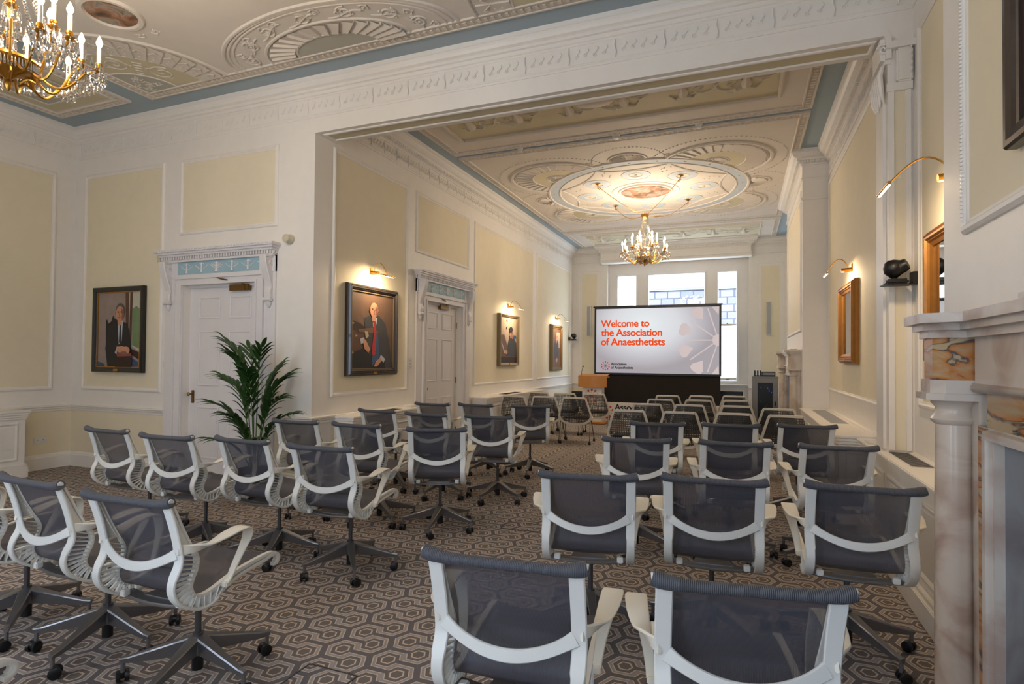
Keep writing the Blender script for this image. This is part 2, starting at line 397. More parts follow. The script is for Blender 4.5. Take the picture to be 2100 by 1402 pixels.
def logo(mb, cx, cz, y, r, xmax=1e9, n=10, lines=True, mi=0, ml=0):
    def P(a, q): return (min(cx + q * cos(a), xmax), y, cz + q * sin(a))
    for i in range(n):
        a = 2 * pi * (i + .5) / n
        if cx + r * cos(a) > xmax + r * .25: continue
        mb.cur = mi; d = .19
        if i % 2 == 0 or lines: mb.poly([P(a, r * .64), P(a - d, r * .88), P(a - d * .85, r * .97), P(a - d * .4, r), P(a + d * .4, r), P(a + d * .85, r * .97), P(a + d, r * .88)])
        mb.cur = ml; b = a; 
        mb.poly([P(b - .25, r * .16), P(b - .02, r * .62), P(b + .02, r * .62), P(b + .25, r * .16)] if r < .3 else [P(b + pi / n - .10, r * .14), P(b + pi / n - .02, r * .85), P(b + pi / n + .02, r * .85), P(b + pi / n + .10, r * .14)])
    mb.cur = mi; mb.poly([P(2 * pi * k / 16, r * .15) for k in range(16)])
def beads(mb, pts, r, squash=.6):
    for p in pts:
        x, y, z = p; mb.add([(x + r, y, z), (x, y + r, z), (x - r, y, z), (x, y - r, z), (x, y, z + r * squash), (x, y, z - r * squash)], [(0, 1, 4), (1, 2, 4), (2, 3, 4), (3, 0, 4), (1, 0, 5), (2, 1, 5), (3, 2, 5), (0, 3, 5)])

# ---------------------------------------------------------------- room shell
m = MB(); m.box(XL - .4, XR + .6, Y0 - .3, YE + .4, -.06, 0); struct(m.build('floor', CARPET))
m = MB(); m.box(XL - .4, XR + .6, Y0 - .3, YE + .4, ZC, ZC + .2); struct(m.build('ceiling', BLUE))
D1, D2 = -5.895, 8.26      # door centres
m = MB(); m.box(XL - .35, XL, Y0 - .3, Y1 + .34, 0, ZC); struct(m.build('wall_left', WHITE))
m = MB()                   # wall across the room with the wide opening
m.box(XL, D1 - .59, Y1, Y2, 0, ZC); m.box(D1 + .59, XBL, Y1, Y2, 0, ZC); m.box(D1 - .59, D1 + .59, Y1, Y2, 2.40, ZC)
m.box(XBL, 1.05, Y1, Y2, 4.05, ZC); m.box(1.05, XR + .35, Y1, Y2, 0, ZC)
struct(m.build('wall_crossing', WHITE))
m = MB(); m.box(XBL - .35, XBL, Y2, D2 - .59, 0, ZC); m.box(XBL - .35, XBL, D2 + .59, YE + .3, 0, ZC); m.box(XBL - .35, XBL, D2 - .59, D2 + .59, 2.40, ZC)
struct(m.build('wall_inner_left', WHITE))
FB0, FB1, XF = 9.55, 12.6, .85
m = MB(); m.box(XBR, XR + .35, Y2, YE + .3, 0, ZC); m.box(XF, XBR, FB0, FB1, 0, ZC); struct(m.build('wall_inner_right', WHITE))
NB1 = 3.12
m = MB(); m.box(XR, XR + .35, Y0, Y1, 0, ZC)
m.box(.85, XR, 2.26, NB1, 0, ZC); m.box(.85, XR, -.3, .54, 0, ZC); m.box(.85, XR, .54, 2.26, 1.2, ZC); m.box(XR - .02, XR, .54, 2.26, 0, 1.2)
struct(m.build('wall_right', WHITE))
m = MB(); xs = [XL - .35] + [q for ab in REARW for q in ab] + [XR + .35]
for i in range(0, len(xs), 2): m.box(xs[i], xs[i + 1], Y0 - .3, Y0, 0, ZC)
for a, b in REARW: m.box(a, b, Y0 - .3, Y0, 0, .6); m.box(a, b, Y0 - .3, Y0, 3.5, ZC)
struct(m.build('wall_rear', WHITE))
for i, (a, b) in enumerate(REARW):
    m = MB()
    for x in (a, b - .07): m.box(x, x + .07, Y0 - .14, Y0 - .08, .6, 3.5)
    for z in (.6, 2.02, 3.43): m.box(a, b, Y0 - .14, Y0 - .08, z, z + .07)
    m.box((a + b) / 2 - .015, (a + b) / 2 + .015, Y0 - .13, Y0 - .09, .6, 3.5)
    struct(m.build('window_%d' % (i + 2), WHITE))

# far end wall with the window bay
WY = 16.18; k = WY / YE
Wn = [(-3.20 * k, -2.66 * k), (-2.36 * k, -.87 * k), (-.58 * k, -.085 * k)]; ZT, ZB = 3.88, .98
m = MB(); m.box(XBL, -3.49, YE, YE + .35, 0, ZC); m.box(.18, XBR, YE, YE + .35, 0, ZC); m.box(-3.49, .18, YE, YE + .35, 4.22, ZC); m.box(-3.49, .18, WY - .1, YE + .35, 0, .9)
struct(m.build('wall_end', WHITE))
m = MB(); xs = [-3.49] + [q for ab in Wn for q in ab] + [.18]
for i in range(0, 8, 2): m.box(xs[i], xs[i + 1], WY, WY + .1, .9, 4.22)
for a, b in Wn: m.box(a, b, WY, WY + .1, ZT, 4.22); m.box(a, b, WY, WY + .1, .9, ZB)
wf = struct(m.build('window_1', WHITE)); F = frame((0, WY, 0), 0)
m = MB(); PR = [(0, 0), (0, .03), (.02, .045), (.045, .045), (.06, .02), (.06, -.04)]
for a, b in Wn: m.ringmould(F, a - .03, b + .03, ZB - .03, ZT + .03, PR)
for a, b in Wn: m.box(a, b, WY + .02, WY + .06, 2.44, 2.49)
m.box(Wn[2][0], Wn[2][1], WY + .01, WY + .07, ZB, ZB + .1)
m.build('window_frame', WHITE, wf)
m = MB(); m.bbox(-3.52, .21, WY - .22, WY, .87, .905, .008); m.build('window_sill', WHITE, wf)
m = MB(); m.bbox(-.37, -.29, WY - .005, WY + .012, ZB + .02, ZB + .055, .004); m.build('sash_lift', BRASS, wf)
m = MB(); m.lathe((-.335, WY + .005, 2.50), [(0, -.02), (.018, -.01), (.02, .01), (0, .03)], 10); m.build('sash_catch', BRASS, wf)
for a, b in Wn:
    m = MB(); m.box(a, b, WY + .05, WY + .056, ZB, ZT); m.build('pane', PANE, wf)
# door openings, leaves, surrounds
def door(n, F, handle_u, closer_u, arm=1):
    def T(m): m.T = F; return m
    m = T(MB()); m.bbox(-.60, .60, .09, .14, 0, 2.41, .003)
    PP = [(0, 0), (0, .001), (.012, -.012), (.02, -.012)]
    leaf = m.build('door_%d' % n, DOORW); struct(leaf)
    panels = []
    for u0, u1 in ((-.43, -.075), (.075, .43)):
        for z0, z1 in ((1.985, 2.255), (1.15, 1.83), (.25, .89)): panels.append((u0, u1, z0, z1))
    for u0, u1, z0, z1 in panels:
        m = MB(); F2 = F @ Matrix.Translation((0, .089, 0))
        m.ringmould(F2, u0, u1, z0, z1, [(0, 0), (0, .006), (.010, .010), (.022, .004), (.022, 0)]); m.fbox(F2, u0 + .04, u1 - .04, -.001, .004, z0 + .04, z1 - .04)
        m.build('door_panel', DOORW, leaf)
    m = T(MB()); h = handle_u; s = 1 if h < 0 else -1
    m.bbox(h - .022, h + .022, .078, .09, .93, 1.09, .004); m.lathe((h, .055, 1.045), [(.009, .03), (.009, -.01), (.02, -.02), (.024, -.035), (.012, -.048), (0, -.05)], 12, 'y'); m.build('door_handle', BRASS, leaf)
    m = T(MB()); m.bbox(closer_u - .15, closer_u + .10, .035, .09, 2.315, 2.39, .004); m.cur = 1; m.bbox(closer_u + .10, closer_u + .16, .035, .09, 2.315, 2.39, .008)
    m.cur = 0; m.tube([(closer_u + .06, .06, 2.395), (closer_u + .04, .03, 2.41), (closer_u - .18, -.05, 2.45), (closer_u - .33, -.01, 2.485)], .008, 8); m.bbox(closer_u - .36, closer_u - .31, -.02, .02, 2.47, 2.5, .004)
    m.build('door_closer', [BRASS, BRASS if n == 1 else WHITEP], leaf)
    for z in (.3, 1.15, 2.08):
        m = T(MB()); m.cyl((-s * h * 0 + (.585 if h < 0 else -.585), .085, z - .05), ((.585 if h < 0 else -.585), .085, z + .05), .009); m.build('hinge', BRASS, leaf)
    # surround: reveal, architrave, pilaster strips, consoles, frieze, dentil cornice
    s_ = MB()
    for sg in (-1, 1):
        a, b = sorted((sg * .59, sg * .735)); s_.fbox(F, a, b, 0, .028, 0, 2.40)
        a, b = sorted((sg * .60, sg * .625)); s_.fbox(F, a, b, .028, .04, 0, 2.399)
        a, b = sorted((sg * .705, sg * .735)); s_.fbox(F, a, b, .028, .049, 0, 2.474)
        a, b = sorted((sg * .735, sg * .90)); s_.fbox(F, a, b, 0, .022, 0, 2.69)
    s_.fbox(F, -.735, .735, 0, .028, 2.40, 2.50); s_.fbox(F, -.735, .735, .028, .05, 2.475, 2.51); s_.fbox(F, -.625, .625, .028, .04, 2.40, 2.425)
    s_.fbox(F, -.60, .60, -.09, -.06, 2.37, 2.41)
    s_.fbox(F, -.90, .90, 0, .035, 2.51, 2.70)
    # cornice
    s_.fbox(F, -.90, .90, 0, .07, 2.685, 2.71); s_.fbox(F, -.92, .92, 0, .10, 2.75, 2.775); s_.fbox(F, -.94, .94, 0, .125, 2.775, 2.80); s_.fbox(F, -.96, .96, 0, .15, 2.80, 2.825); s_.fbox(F, -.95, .95, 0, .14, 2.825, 2.835)
    s_.fbox(F, -.89, .89, 0, .05, 2.71, 2.75)
    u = -.90
    while u < .89: s_.fbox(F, u, u + .022, .05, .085, 2.712, 2.75); u += .042
    for sg in (-1, 1):
        for q in range(2): s_.fbox(F, sg * .90 - .011, sg * .90 + .011, .005 + q * .04, .03 + q * .04, 2.712, 2.75)
    u = -.955
    while u < .95: s_.fbox(F, u, u + .012, .15, .157, 2.81, 2.825); u += .026
    s_.cur = 1; s_.fbox(F, -.665, .665, .035, .038, 2.53, 2.685)
    s_.cur = 0; T(s_)     # garlands and urns on the blue frieze
    for i in range(5):
        c = -.5 + i * .25; big = i == 2
        s_.tube([(c, -.040, 2.545), (c, -.044, 2.60), (c, -.040, 2.665)], [.018 if not big else .03, .008, .014], 6)
        for q in (-1, 1): s_.tube([(c, -.04, 2.64), (c + q * .03, -.045, 2.655), (c + q * .05, -.04, 2.635)], .005, 5)
        if big:
            for q in range(-3, 4): s_.tube([(c, -.04, 2.60), (c + q * .03, -.043, 2.665 - abs(q) * .006)], [.007, .003], 5)
    for i in range(6):
        a = -.625 + i * .25; s_.tube([(a + .02 + .21 * t, -.040, 2.635 - .05 * sin(pi * t)) for t in [j / 8 for j in range(9)]], .006, 5)
    s_.T = None
    trim(s_, [DOORW, FRIEZEB], 35)
    # carved consoles: S-shaped brackets with a scroll and a leaf drop
    for sg in (-1, 1):
        c = T(MB()); pts = []
        for t in [i / 20 for i in range(21)]:
            z = 2.68 - .50 * t; h = .03 + .105 * (cos(pi * min(1, t * 1.15)) * .5 + .5) + .03 * max(0, sin((t - .72) / .28 * pi)) * (t > .72)
            pts.append((sg * .818, -h, z))
        c.ribbon(pts, (1, 0, 0), .048, .012)
        for i in range(20):
            p0, p1 = pts[i], pts[i + 1]; c.add([(p0[0] - .042, p0[1], p0[2]), (p0[0] + .042, p0[1], p0[2]), (p1[0] + .042, p1[1], p1[2]), (p1[0] - .042, p1[1], p1[2]), (p0[0] - .042, 0, p0[2]), (p0[0] + .042, 0, p0[2]), (p1[0] + .042, 0, p1[2]), (p1[0] - .042, 0, p1[2])], [(0, 4, 7, 3), (1, 2, 6, 5)], False)
        c.bbox(sg * .818 - .055, sg * .818 + .055, -.145, 0, 2.665, 2.69, .004)
        for x in (-.046, .046):
            c.tube([(sg * .818 + x, -.06 + .035 * (1 - t) * cos(t * 11), 2.60 + .035 * (1 - t) * sin(t * 11)) for t in [j / 24 for j in range(22)]], .006, 5)
        c.cyl((sg * .818 - .055, -.055, 2.185), (sg * .818 + .055, -.055, 2.185), .024)
        c.lathe((sg * .818, -.03, 2.09), [(0, -.01), (.014, 0), (.03, .03), (.036, .06), (.02, .085)], 10)
        trim(c, DOORW)
FD1 = frame((D1, Y1, 0), 0); FD2 = frame((XBL, D2, 0), pi / 2)
door(1, FD1, -.515, .27); door(2, FD2, -.50, .10)

# ---------------------------------------------------------------- mouldings
PM = [(0, 0), (0, .010), (.012, .022), (.026, .024), (.038, .012), (.050, .010), (.050, 0)]
def wall_panel(F, u0, u1, z0, z1, fill=True):
    m = MB(); m.ringmould(F, u0, u1, z0, z1, PM)
    if fill: m.cur = 1; m.fbox(F, u0 + .045, u1 - .045, -.002, .003, z0 + .045, z1 - .045)
    return trim(m, [WHITE, YELLOW])
FA = frame((0, Y1, 0), 0); FL = frame((XL, 0, 0), pi / 2); FBL = frame((XBL, 0, 0), pi / 2); FE = frame((0, YE, 0), 0)
def FRx(x): return frame((x, 0, 0), -pi / 2)      # u = -Y
wall_panel(FA, -8.41, -6.86, 1.05, 3.99); wall_panel(FA, -6.57, -4.99, 3.035, 3.985)
wall_panel(FL, 1.9, 4.92, 1.05, 3.985); wall_panel(FL, -.9, 1.6, 1.05, 3.985)
wall_panel(FBL, 5.485, 7.13, 1.055, 4.0); wall_panel(FBL, 7.345, 9.12, 3.085, 4.0); wall_panel(FBL, 9.35, 12.53, 1.03, 4.0); wall_panel(FBL, 12.75, 15.62, 1.035, 4.0)
wall_panel(FRx(XBR), -9.47, -5.98, 1.10, 4.14); wall_panel(FRx(XF), -12.35, -9.66, 1.97, 4.1)
wall_panel(FRx(XR), -5.0, -3.2, 1.19, 4.0)
wall_panel(FRx(XBR), -15.8, -12.8, 1.05, 4.1)
# strips below the dado are cream too
m = MB(); m.fbox(FA, XL, D1 - .92, 0, .003, .19, .76); m.fbox(FA, D1 + .92, XBL, 0, .003, .19, .76); m.fbox(FL, 4.5, Y1, 0, .003, .19, .76); m.fbox(FBL, Y2, 5.72, 0, .003, .19, .76); m.fbox(FBL, 12.75, YE, 0, .003, .19, .72); m.fbox(FE, XBL, -3.49, 0, .003, .19, .72)
trim(m, [YELLOW])
# end wall panels and pilaster panels
m = MB()
for a, b in ((-4.30, -3.66), (.38, 1.02)):
    m.cur = 0; m.ringmould(FE, a, b, .95, 4.02, [(0, 0), (0, .008), (.015, .008), (.02, 0)]); m.cur = 1; m.fbox(FE, a + .10, b - .12, -.002, .004, .98, 3.94)
trim(m, [WHITE, YELLOW])
# dado rail and skirting
DADO = [(0, .765), (.012, .765), (.016, .79), (.03, .80), (.032, .815), (.045, .825), (.045, .84), (0, .845)]
SKIRT = [(0, 0), (.03, 0), (.03, .155), (.022, .165), (.02, .18), (.008, .195), (0, .2)]
m = MB()
for prof in (DADO, SKIRT):
    m.sweep([(XL, Y0), (XL, Y1), (D1 - .90, Y1)], prof, side=-1); m.sweep([(D1 + .90, Y1), (XBL, Y1), (XBL, D2 - .90)], prof, side=-1)
    m.sweep([(XBL, D2 + .90), (XBL, YE), (-3.49, YE)], prof, side=-1)
    m.sweep([(.18, YE), (XBR, YE), (XBR, FB1)], prof, side=-1); m.sweep([(XBR, FB0), (XBR, Y2)], prof, side=-1)
    m.sweep([(XR, Y1 - .0), (XR, NB1)], prof, side=-1)
trim(m, WHITE)
# frieze and crown cornice
CORN = [(0, 4.225), (.012, 4.225), (.012, 4.245), (.022, 4.25), (.022, 4.262), (.004, 4.27), (.004, 4.44), (.018, 4.445), (.02, 4.46), (.04, 4.465), (.045, 4.50), (.075, 4.505), (.075, 4.535), (.12, 4.55), (.145, 4.575), (.15, 4.60), (.165, 4.605), (.168, 4.65), (0, 4.65)]
m = MB()
m.sweep([(XL, Y0), (XL, Y1), (XR, Y1), (XR, NB1), (.85, NB1), (.85, -.3)], [(d * .62, z) for d, z in CORN], side=-1)
trim(m, WHITE)
m = MB(); BEAM = 15.65
m.sweep([(XBL, Y2), (XBL, YE), (-3.61, YE), (-3.61, BEAM), (.23, BEAM), (.23, YE), (XBR, YE), (XBR, FB1), (XF, FB1), (XF, FB0), (XBR, FB0), (XBR, Y2)], CORN, side=-1)
trim(m, WHITE)
m = MB(); m.box(-3.61, .23, BEAM, YE, 4.18, ZC); m.box(-3.63, .25, BEAM - .015, YE, 4.19, 4.21); trim(m, WHITE)
m = MB()     # dentils under the inner room crown
def dent(x0, y0, x1, y1, nx, ny, step=.05):
    L = sqrt((x1 - x0) ** 2 + (y1 - y0) ** 2); n = int(L / step); dx, dy = (x1 - x0) / L, (y1 - y0) / L
    for i in range(n):
        t = (i + .5) * L / n; cx, cy_ = x0 + dx * t + nx * .055, y0 + dy * t + ny * .055; hx = .014 if dx else .02; hy = .014 if dy else .02
        m.box(cx - hx, cx + hx, cy_ - hy, cy_ + hy, 4.47, 4.502)
dent(XBL, Y2, XBL, YE, 1, 0); dent(XBR, FB0 - .08, XBR, Y2, -1, 0); dent(XBL, YE, -3.61, YE, 0, -1); dent(.23, YE, XBR, YE, 0, -1); dent(-3.61, BEAM, .23, BEAM, 0, -1, .06); dent(XF - .07, FB0, XBR, FB0, 0, -1, .035); dent(XF, FB1, XF, FB0, -1, 0)

trim(m, WHITE)
# low relief on the frieze band: uprights, rosettes and leaf sprays
def relief(F, u0, u1, step=.42):
    m = MB(); m.T = F; n = int((u1 - u0) / step); 
    for i in range(n + 1):
        u = u0 + (u1 - u0) * i / n; m.tube([(u, -.008, 4.275), (u + .008, -.012, 4.33), (u - .006, -.010, 4.38), (u, -.008, 4.435)], [.008, .006, .010, .006], 5)
        if i == n: break
        for q in range(4):
            c = u + step * (.18 + .21 * q); r = .022
            m.tube([(c + r * (1 - t) * cos(t * 9 + q), -.008, 4.33 + .01 * (q % 2) + r * (1 - t) * sin(t * 9 + q)) for t in [j / 12 for j in range(11)]], .0035, 4)
            m.tube([(c, -.008, 4.345), (c + .03, -.009, 4.385), (c + .02, -.008, 4.41)], [.004, .006, .002], 4)
    m.T = None; trim(m, WHITE)
relief(FA, XL + .1, XR - .1); relief(FBL, Y2 + .1, YE - .1, .3); relief(FL, Y0 + .2, Y1 - .1); relief(FRx(XBR), -FB0 + .1, -Y2 - .1, .3)
# soffit panel of the header
m = MB(); SF = Matrix.Translation((0, 0, 4.05)) @ Matrix(((1, 0, 0, 0), (0, 0, 1, 0), (0, 1, 0, 0), (0, 0, 0, 1)))
m.ringmould(SF, -4.41, .99, Y1 + .06, Y2 - .07, [(0, 0), (0, .008), (.01, .014), (.025, .014), (.035, .006), (.035, 0)]); m.cur = 1
m.box(-4.37, .95, Y1 + .1, Y2 - .11, 4.046, 4.052); trim(m, [WHITE, CEILY])
# pilaster with carved capital at the right of the opening
m = MB(); m.cur = 0
m.box(1.05, 1.09, Y1 - .02, Y1, .85, 3.62); m.box(1.165, 1.20, Y1 - .02, Y1, .85, 3.62); m.cur = 1; m.box(1.09, 1.165, Y1 - .006, Y1, .85, 3.62); m.cur = 0
m.box(1.04, 1.21, Y1 - .03, Y1, 3.60, 3.66); m.bbox(1.10, 1.21, Y1 - .05, Y1, 3.66, 3.92, .012); m.box(1.03, 1.22, Y1 - .06, Y1, 3.92, 3.97)
m.bbox(1.0, 1.10, Y1 - .04, Y2 - .04, 3.82, 4.05, .03)
for q in range(6):
    y = Y1 + .02 + q * .055; m.tube([(1.03 - .02 * sin(q), y, 3.52), (1.015, y + .01, 3.62), (1.0, y, 3.74), (1.02, y, 3.82)], [.004, .018, .022, .012], 6)
m.tube([(1.02 - .045 * (1 - t) * cos(t * 12), Y1 - .03, 3.93 + .045 * (1 - t) * sin(t * 12)) for t in [j / 24 for j in range(22)]], .009, 5)
for q in range(5):
    z = 3.70 + q * .045; m.tube([(1.20, Y1 - .05, z), (1.185, Y1 - .062, z + .015), (1.195, Y1 - .05, z + .035)], .009, 5)
m.cur = 0; m.box(1.03, 1.05, Y1 + .07, Y2 - .04, .85, 3.55); trim(m, [WHITE, YELLOW])
# cap of the far chimney pilaster
m = MB(); m.sweep([(XF, FB0 + .5), (XF, FB0), (XBR, FB0)], [(0, 3.92), (.02, 3.93), (.02, 3.96), (0, 3.97)], side=-1); trim(m, WHITE)

# ---------------------------------------------------------------- plaster ceilings
def ell(cx, cy_, rx, ry, a0, a1, n=48, z=ZC): return [(cx + rx * cos(a0 + (a1 - a0) * i / n), cy_ + ry * sin(a0 + (a1 - a0) * i / n), z) for i in range(n + 1)]
class Ceil:
    def __init__(s, x0, x1, y0, y1, base=CEILW, drop=.018, fret=.095):
        s.m = MB(); s.z = ZC - drop; m = s.m; m.box(x0, x1, y0, y1, s.z, ZC + .01); s.x = (x0, x1, y0, y1)
        R = [(x0, y0), (x1, y0), (x1, y1), (x0, y1)]
        m.sweep(R, [(-.004, ZC), (-.004, s.z - .008), (.016, s.z - .010), (.02, s.z - .002)], closed=True, side=1)
        m.sweep(R, [(fret, s.z), (fret + .004, s.z - .014), (fret + .018, s.z - .014), (fret + .025, s.z)], closed=True, side=1)
        m.cur = 3; m.sweep(R, [(.02, s.z - .003), (fret, s.z - .003)], closed=True, side=1); m.cur = 0
        s.fret = fret
        # egg-and-dart studs along the border
        for (ax, ay), (bx, by) in zip(R, R[1:] + R[:1]):
            L = sqrt((bx - ax) ** 2 + (by - ay) ** 2); n = int(L / .07); dx, dy = (bx - ax) / L, (by - ay) / L
            for i in range(n):
                t = (i + .5) * L / n; x, y = ax + dx * t - dy * fret * .6, ay + dy * t + dx * fret * .6
                hx, hy = (.014, .022) if dx else (.022, .014); m.box(x - hx, x + hx, y - hy, y + hy, s.z - .011, s.z)
    def ring(s, cx, cy_, rx, ry=None, a0=0, a1=2 * pi, r=.02, n=64, mi=0):
        s.m.cur = mi; full = abs(a1 - a0 - 2 * pi) < 1e-5; P = ell(cx, cy_, rx, ry or rx, a0, a1, n, s.z - .002); s.m.tube(P[:-1] if full else P, r, 6, closed=full, flat=.8, cap=True); s.m.cur = 0
    def disc(s, cx, cy_, rx, ry, mi, lift=.003, a0=0, a1=2 * pi, r0=0):
        s.m.cur = mi; n = 48; z = s.z - lift; A = ell(cx, cy_, rx, ry, a0, a1, n, z); B = ell(cx, cy_, rx * r0, ry * r0, a0, a1, n, z)
        s.m.add(A + B, [(i, i + 1, n + 2 + i, n + 1 + i) for i in range(n)], False); s.m.cur = 0
    def flutes(s, cx, cy_, r0, r1, a0, a1, n, sy=1, h=.022, mi=0, scallop=True):
        s.m.cur = mi
        for i in range(n):
            b0 = a0 + (a1 - a0) * i / n; b1 = a0 + (a1 - a0) * (i + 1) / n
            P = lambda a, r, z: (cx + r * cos(a), cy_ + r * sin(a) * sy, s.z - z)
            s.m.add([P(b0, r0, .002), P(b1, r0, h), P(b1, r1, h), P(b0, r1, .002), P(b1, r0, .0), P(b1, r1, .0)], [(0, 1, 2, 3), (1, 4, 5, 2)], False)
            if scallop:
                c = (b0 + b1) / 2; w = (b1 - b0) / 2; s.m.tube([P(c - w + 2 * w * t, r1 + .03 * r1 * sin(pi * t), .012) for t in (0, .25, .5, .75, 1)], .007, 5)
        s.m.cur = 0
    def scroll(s, x, y, r, a, sg=1, turns=1.6, w=.012):
        n = 22; P = []
        for i in range(n + 1):
            t = i / n; q = r * (1 - .86 * t); th = a + sg * turns * 2 * pi * t; P.append((x + q * cos(th), y + q * sin(th), s.z - .004))
        s.m.tube(P, [w * (1 - .5 * i / n) for i in range(n + 1)], 5)
        for j in (3, 8, 13):
            p = P[j]; th = a + sg * turns * 2 * pi * j / n; s.m.tube([p, (p[0] + r * .35 * cos(th + sg * .9), p[1] + r * .35 * sin(th + sg * .9), p[2]), (p[0] + r * .5 * cos(th + sg * 1.6), p[1] + r * .5 * sin(th + sg * 1.6), p[2])], [w * .7, w * .9, w * .2], 5)
        beads(s.m, [(x, y, s.z - .008)], w * 1.6)
    def chain(s, P, r=.014): beads(s.m, P, r)
    def done(s): o = s.m.build('ceiling_panel', [s.base, CEILY, BLUE, FRETM, PAINTING, PALEB, CEILG]); struct(o); return o
    base = CEILW
# inner room: centre panel
CX, CY = -1.65, 10.74
c = Ceil(-4.10, .80, 7.99, 13.48)
c.ring(CX, CY, 1.77, r=.028, n=96); c.ring(CX, CY, 1.57, r=.02, n=96); c.disc(CX, CY, 1.75, 1.75, 5, .006, r0=1.59 / 1.75)
c.chain([(CX + 1.665 * cos(2 * pi * i / 24), CY + 1.665 * sin(2 * pi * i / 24), c.z - .008) for i in range(24)], .022)
c.disc(CX, CY, .44, .44, 4, .005); c.ring(CX, CY, .47, r=.032); c.ring(CX, CY, .60, r=.012)
for i in range(8):
    a = pi / 8 + i * pi / 4 + pi / 8; x, y = CX + 1.03 * cos(a), CY + 1.03 * sin(a)
    c.disc(x, y, .235, .235, 5, .004, r0=.45); c.ring(x, y, .24, r=.009, n=32); c.ring(x, y, .11, r=.009, n=24); c.chain([(x, y, c.z - .005)], .03)
    # concave arcs between the points on the ring
    b0, b1 = i * pi / 4 + pi / 8, (i + 1) * pi / 4 + pi / 8; p0 = Vector((CX + 1.55 * cos(b0), CY + 1.55 * sin(b0))); p1 = Vector((CX + 1.55 * cos(b1), CY + 1.55 * sin(b1))); md = Vector((CX + 1.16 * cos((b0 + b1) / 2), CY + 1.16 * sin((b0 + b1) / 2)))
    if i % 2 == 0 or True:
        for off in (0, .035):
            c.m.tube([((1 - t) ** 2 * p0.x + 2 * t * (1 - t) * (md.x * 1 + (md.x - CX) * off) + t * t * p1.x, (1 - t) ** 2 * p0.y + 2 * t * (1 - t) * (md.y + (md.y - CY) * off) + t * t * p1.y, c.z - .004) for t in [j / 12 for j in range(13)]], .009, 5)
    for q in range(5): c.chain([(CX + (1.15 + q * .06) * cos(b0 + .05 * sin(q * 2)), CY + (1.15 + q * .06) * sin(b0 + .05 * sin(q * 2)), c.z - .004)], .016)
for k_, a in enumerate([pi / 4 + i * pi / 2 for i in range(4)]):
    x, y = CX + 1.80 * cos(a), CY + 1.80 * sin(a); A0, A1 = a - pi * .58, a + pi * .58
    c.flutes(x, y, .46, .74, A0, A1, 18); c.ring(x, y, .81, a0=A0, a1=A1, r=.03); c.ring(x, y, .45, a0=A0, a1=A1, r=.016); c.disc(x, y, .44, .44, 1, .004, A0, A1, .45)
    c.flutes(x, y, .06, .17, A0, A1, 9, h=.015); c.ring(x, y, .20, a0=A0, a1=A1, r=.014)
    c.chain([(x + 1.02 * cos(A0 + (A1 - A0) * i / 54), y + 1.02 * sin(A0 + (A1 - A0) * i / 54), c.z - .004) for i in range(55) if abs(x + 1.02 * cos(A0 + (A1 - A0) * i / 54) - CX) < 2.3], .017)
for a in [i * pi / 2 for i in range(4)]:
    x, y = CX + 1.80 * cos(a), CY + 1.80 * sin(a); c.flutes(x, y, .07, .26, a - 1.5, a + 1.5, 9, h=.03); c.ring(x, y, .30, a0=a - 1.5, a1=a + 1.5, r=.02)
    c.chain([(x + .56 * cos(a - 1.6 + 3.2 * i / 30), y + .56 * sin(a - 1.6 + 3.2 * i / 30), c.z - .004) for i in range(31)], .015)
for a in [pi / 8 + i * pi / 4 for i in range(8)]:
    x, y = CX + 2.02 * cos(a), CY + 2.02 * sin(a)
    c.chain([(CX + (1.86 + .05 * q) * cos(a), CY + (1.86 + .05 * q) * sin(a), c.z - .004) for q in range(7)], .013); c.scroll(CX + 1.92 * cos(a + .06), CY + 1.92 * sin(a + .06), .06, a, 1, 1.2, .01); c.scroll(CX + 1.92 * cos(a - .06), CY + 1.92 * sin(a - .06), .06, a, -1, 1.2, .01)
c.done()
# inner room: near and far side panels with relief fields
def side_panel(x0, x1, y0, y1, fx0, fx1, fy0, fy1):
    c = Ceil(x0, x1, y0, y1); c.m.cur = 1; c.m.box(fx0, fx1, fy0, fy1, c.z - .004, c.z); c.m.cur = 0
    c.m.sweep([(fx0, fy0), (fx1, fy0), (fx1, fy1), (fx0, fy1)], [(0, c.z), (.004, c.z - .03), (.03, c.z - .034), (.045, c.z - .012), (.05, c.z)], closed=True, side=-1)
    yc = (fy0 + fy1) / 2; L = fx1 - fx0; n = 6; hh = (fy1 - fy0) * .22
    for i in range(n):
        x = fx0 + L * (i + .5) / n; sg = 1 if i % 2 else -1
        c.scroll(x - .18, yc + sg * hh * .4, hh * .8, 0, sg, 1.4, .016); c.scroll(x + .2, yc - sg * hh * .4, hh * .8, pi, -sg, 1.4, .016)
        c.m.tube([(x - .3 + .6 * t, yc - hh * 1.3 + .10 * sin(pi * t) * sg, c.z - .006) for t in [j / 8 for j in range(9)]], .010, 5)
        c.m.tube([(x, yc - hh, c.z - .01), (x, yc - hh * .3, c.z - .02), (x, yc + hh * .4, c.z - .03), (x, yc + hh * .8, c.z - .01)], [.05, .016, .06, .03], 8)
        for q in (-1, 1): c.m.tube([(x, yc + hh * .8, c.z - .01), (x + q * .10, yc + hh * 1.1, c.z - .012), (x + q * .16, yc + hh * .7, c.z - .008)], [.02, .014, .005], 5)
    xm = (fx0 + fx1) / 2; c.m.lathe((xm, yc, c.z), [(.24, 0), (.23, -.03), (.10, -.05), (0, -.05)], 24, sy=.55)
    c.done()
side_panel(-4.10, .80, 5.62, 7.86, -3.68, .39, 6.15, 7.33); side_panel(-4.10, .80, 13.62, 15.62, -3.68, .39, 13.98, 15.25)
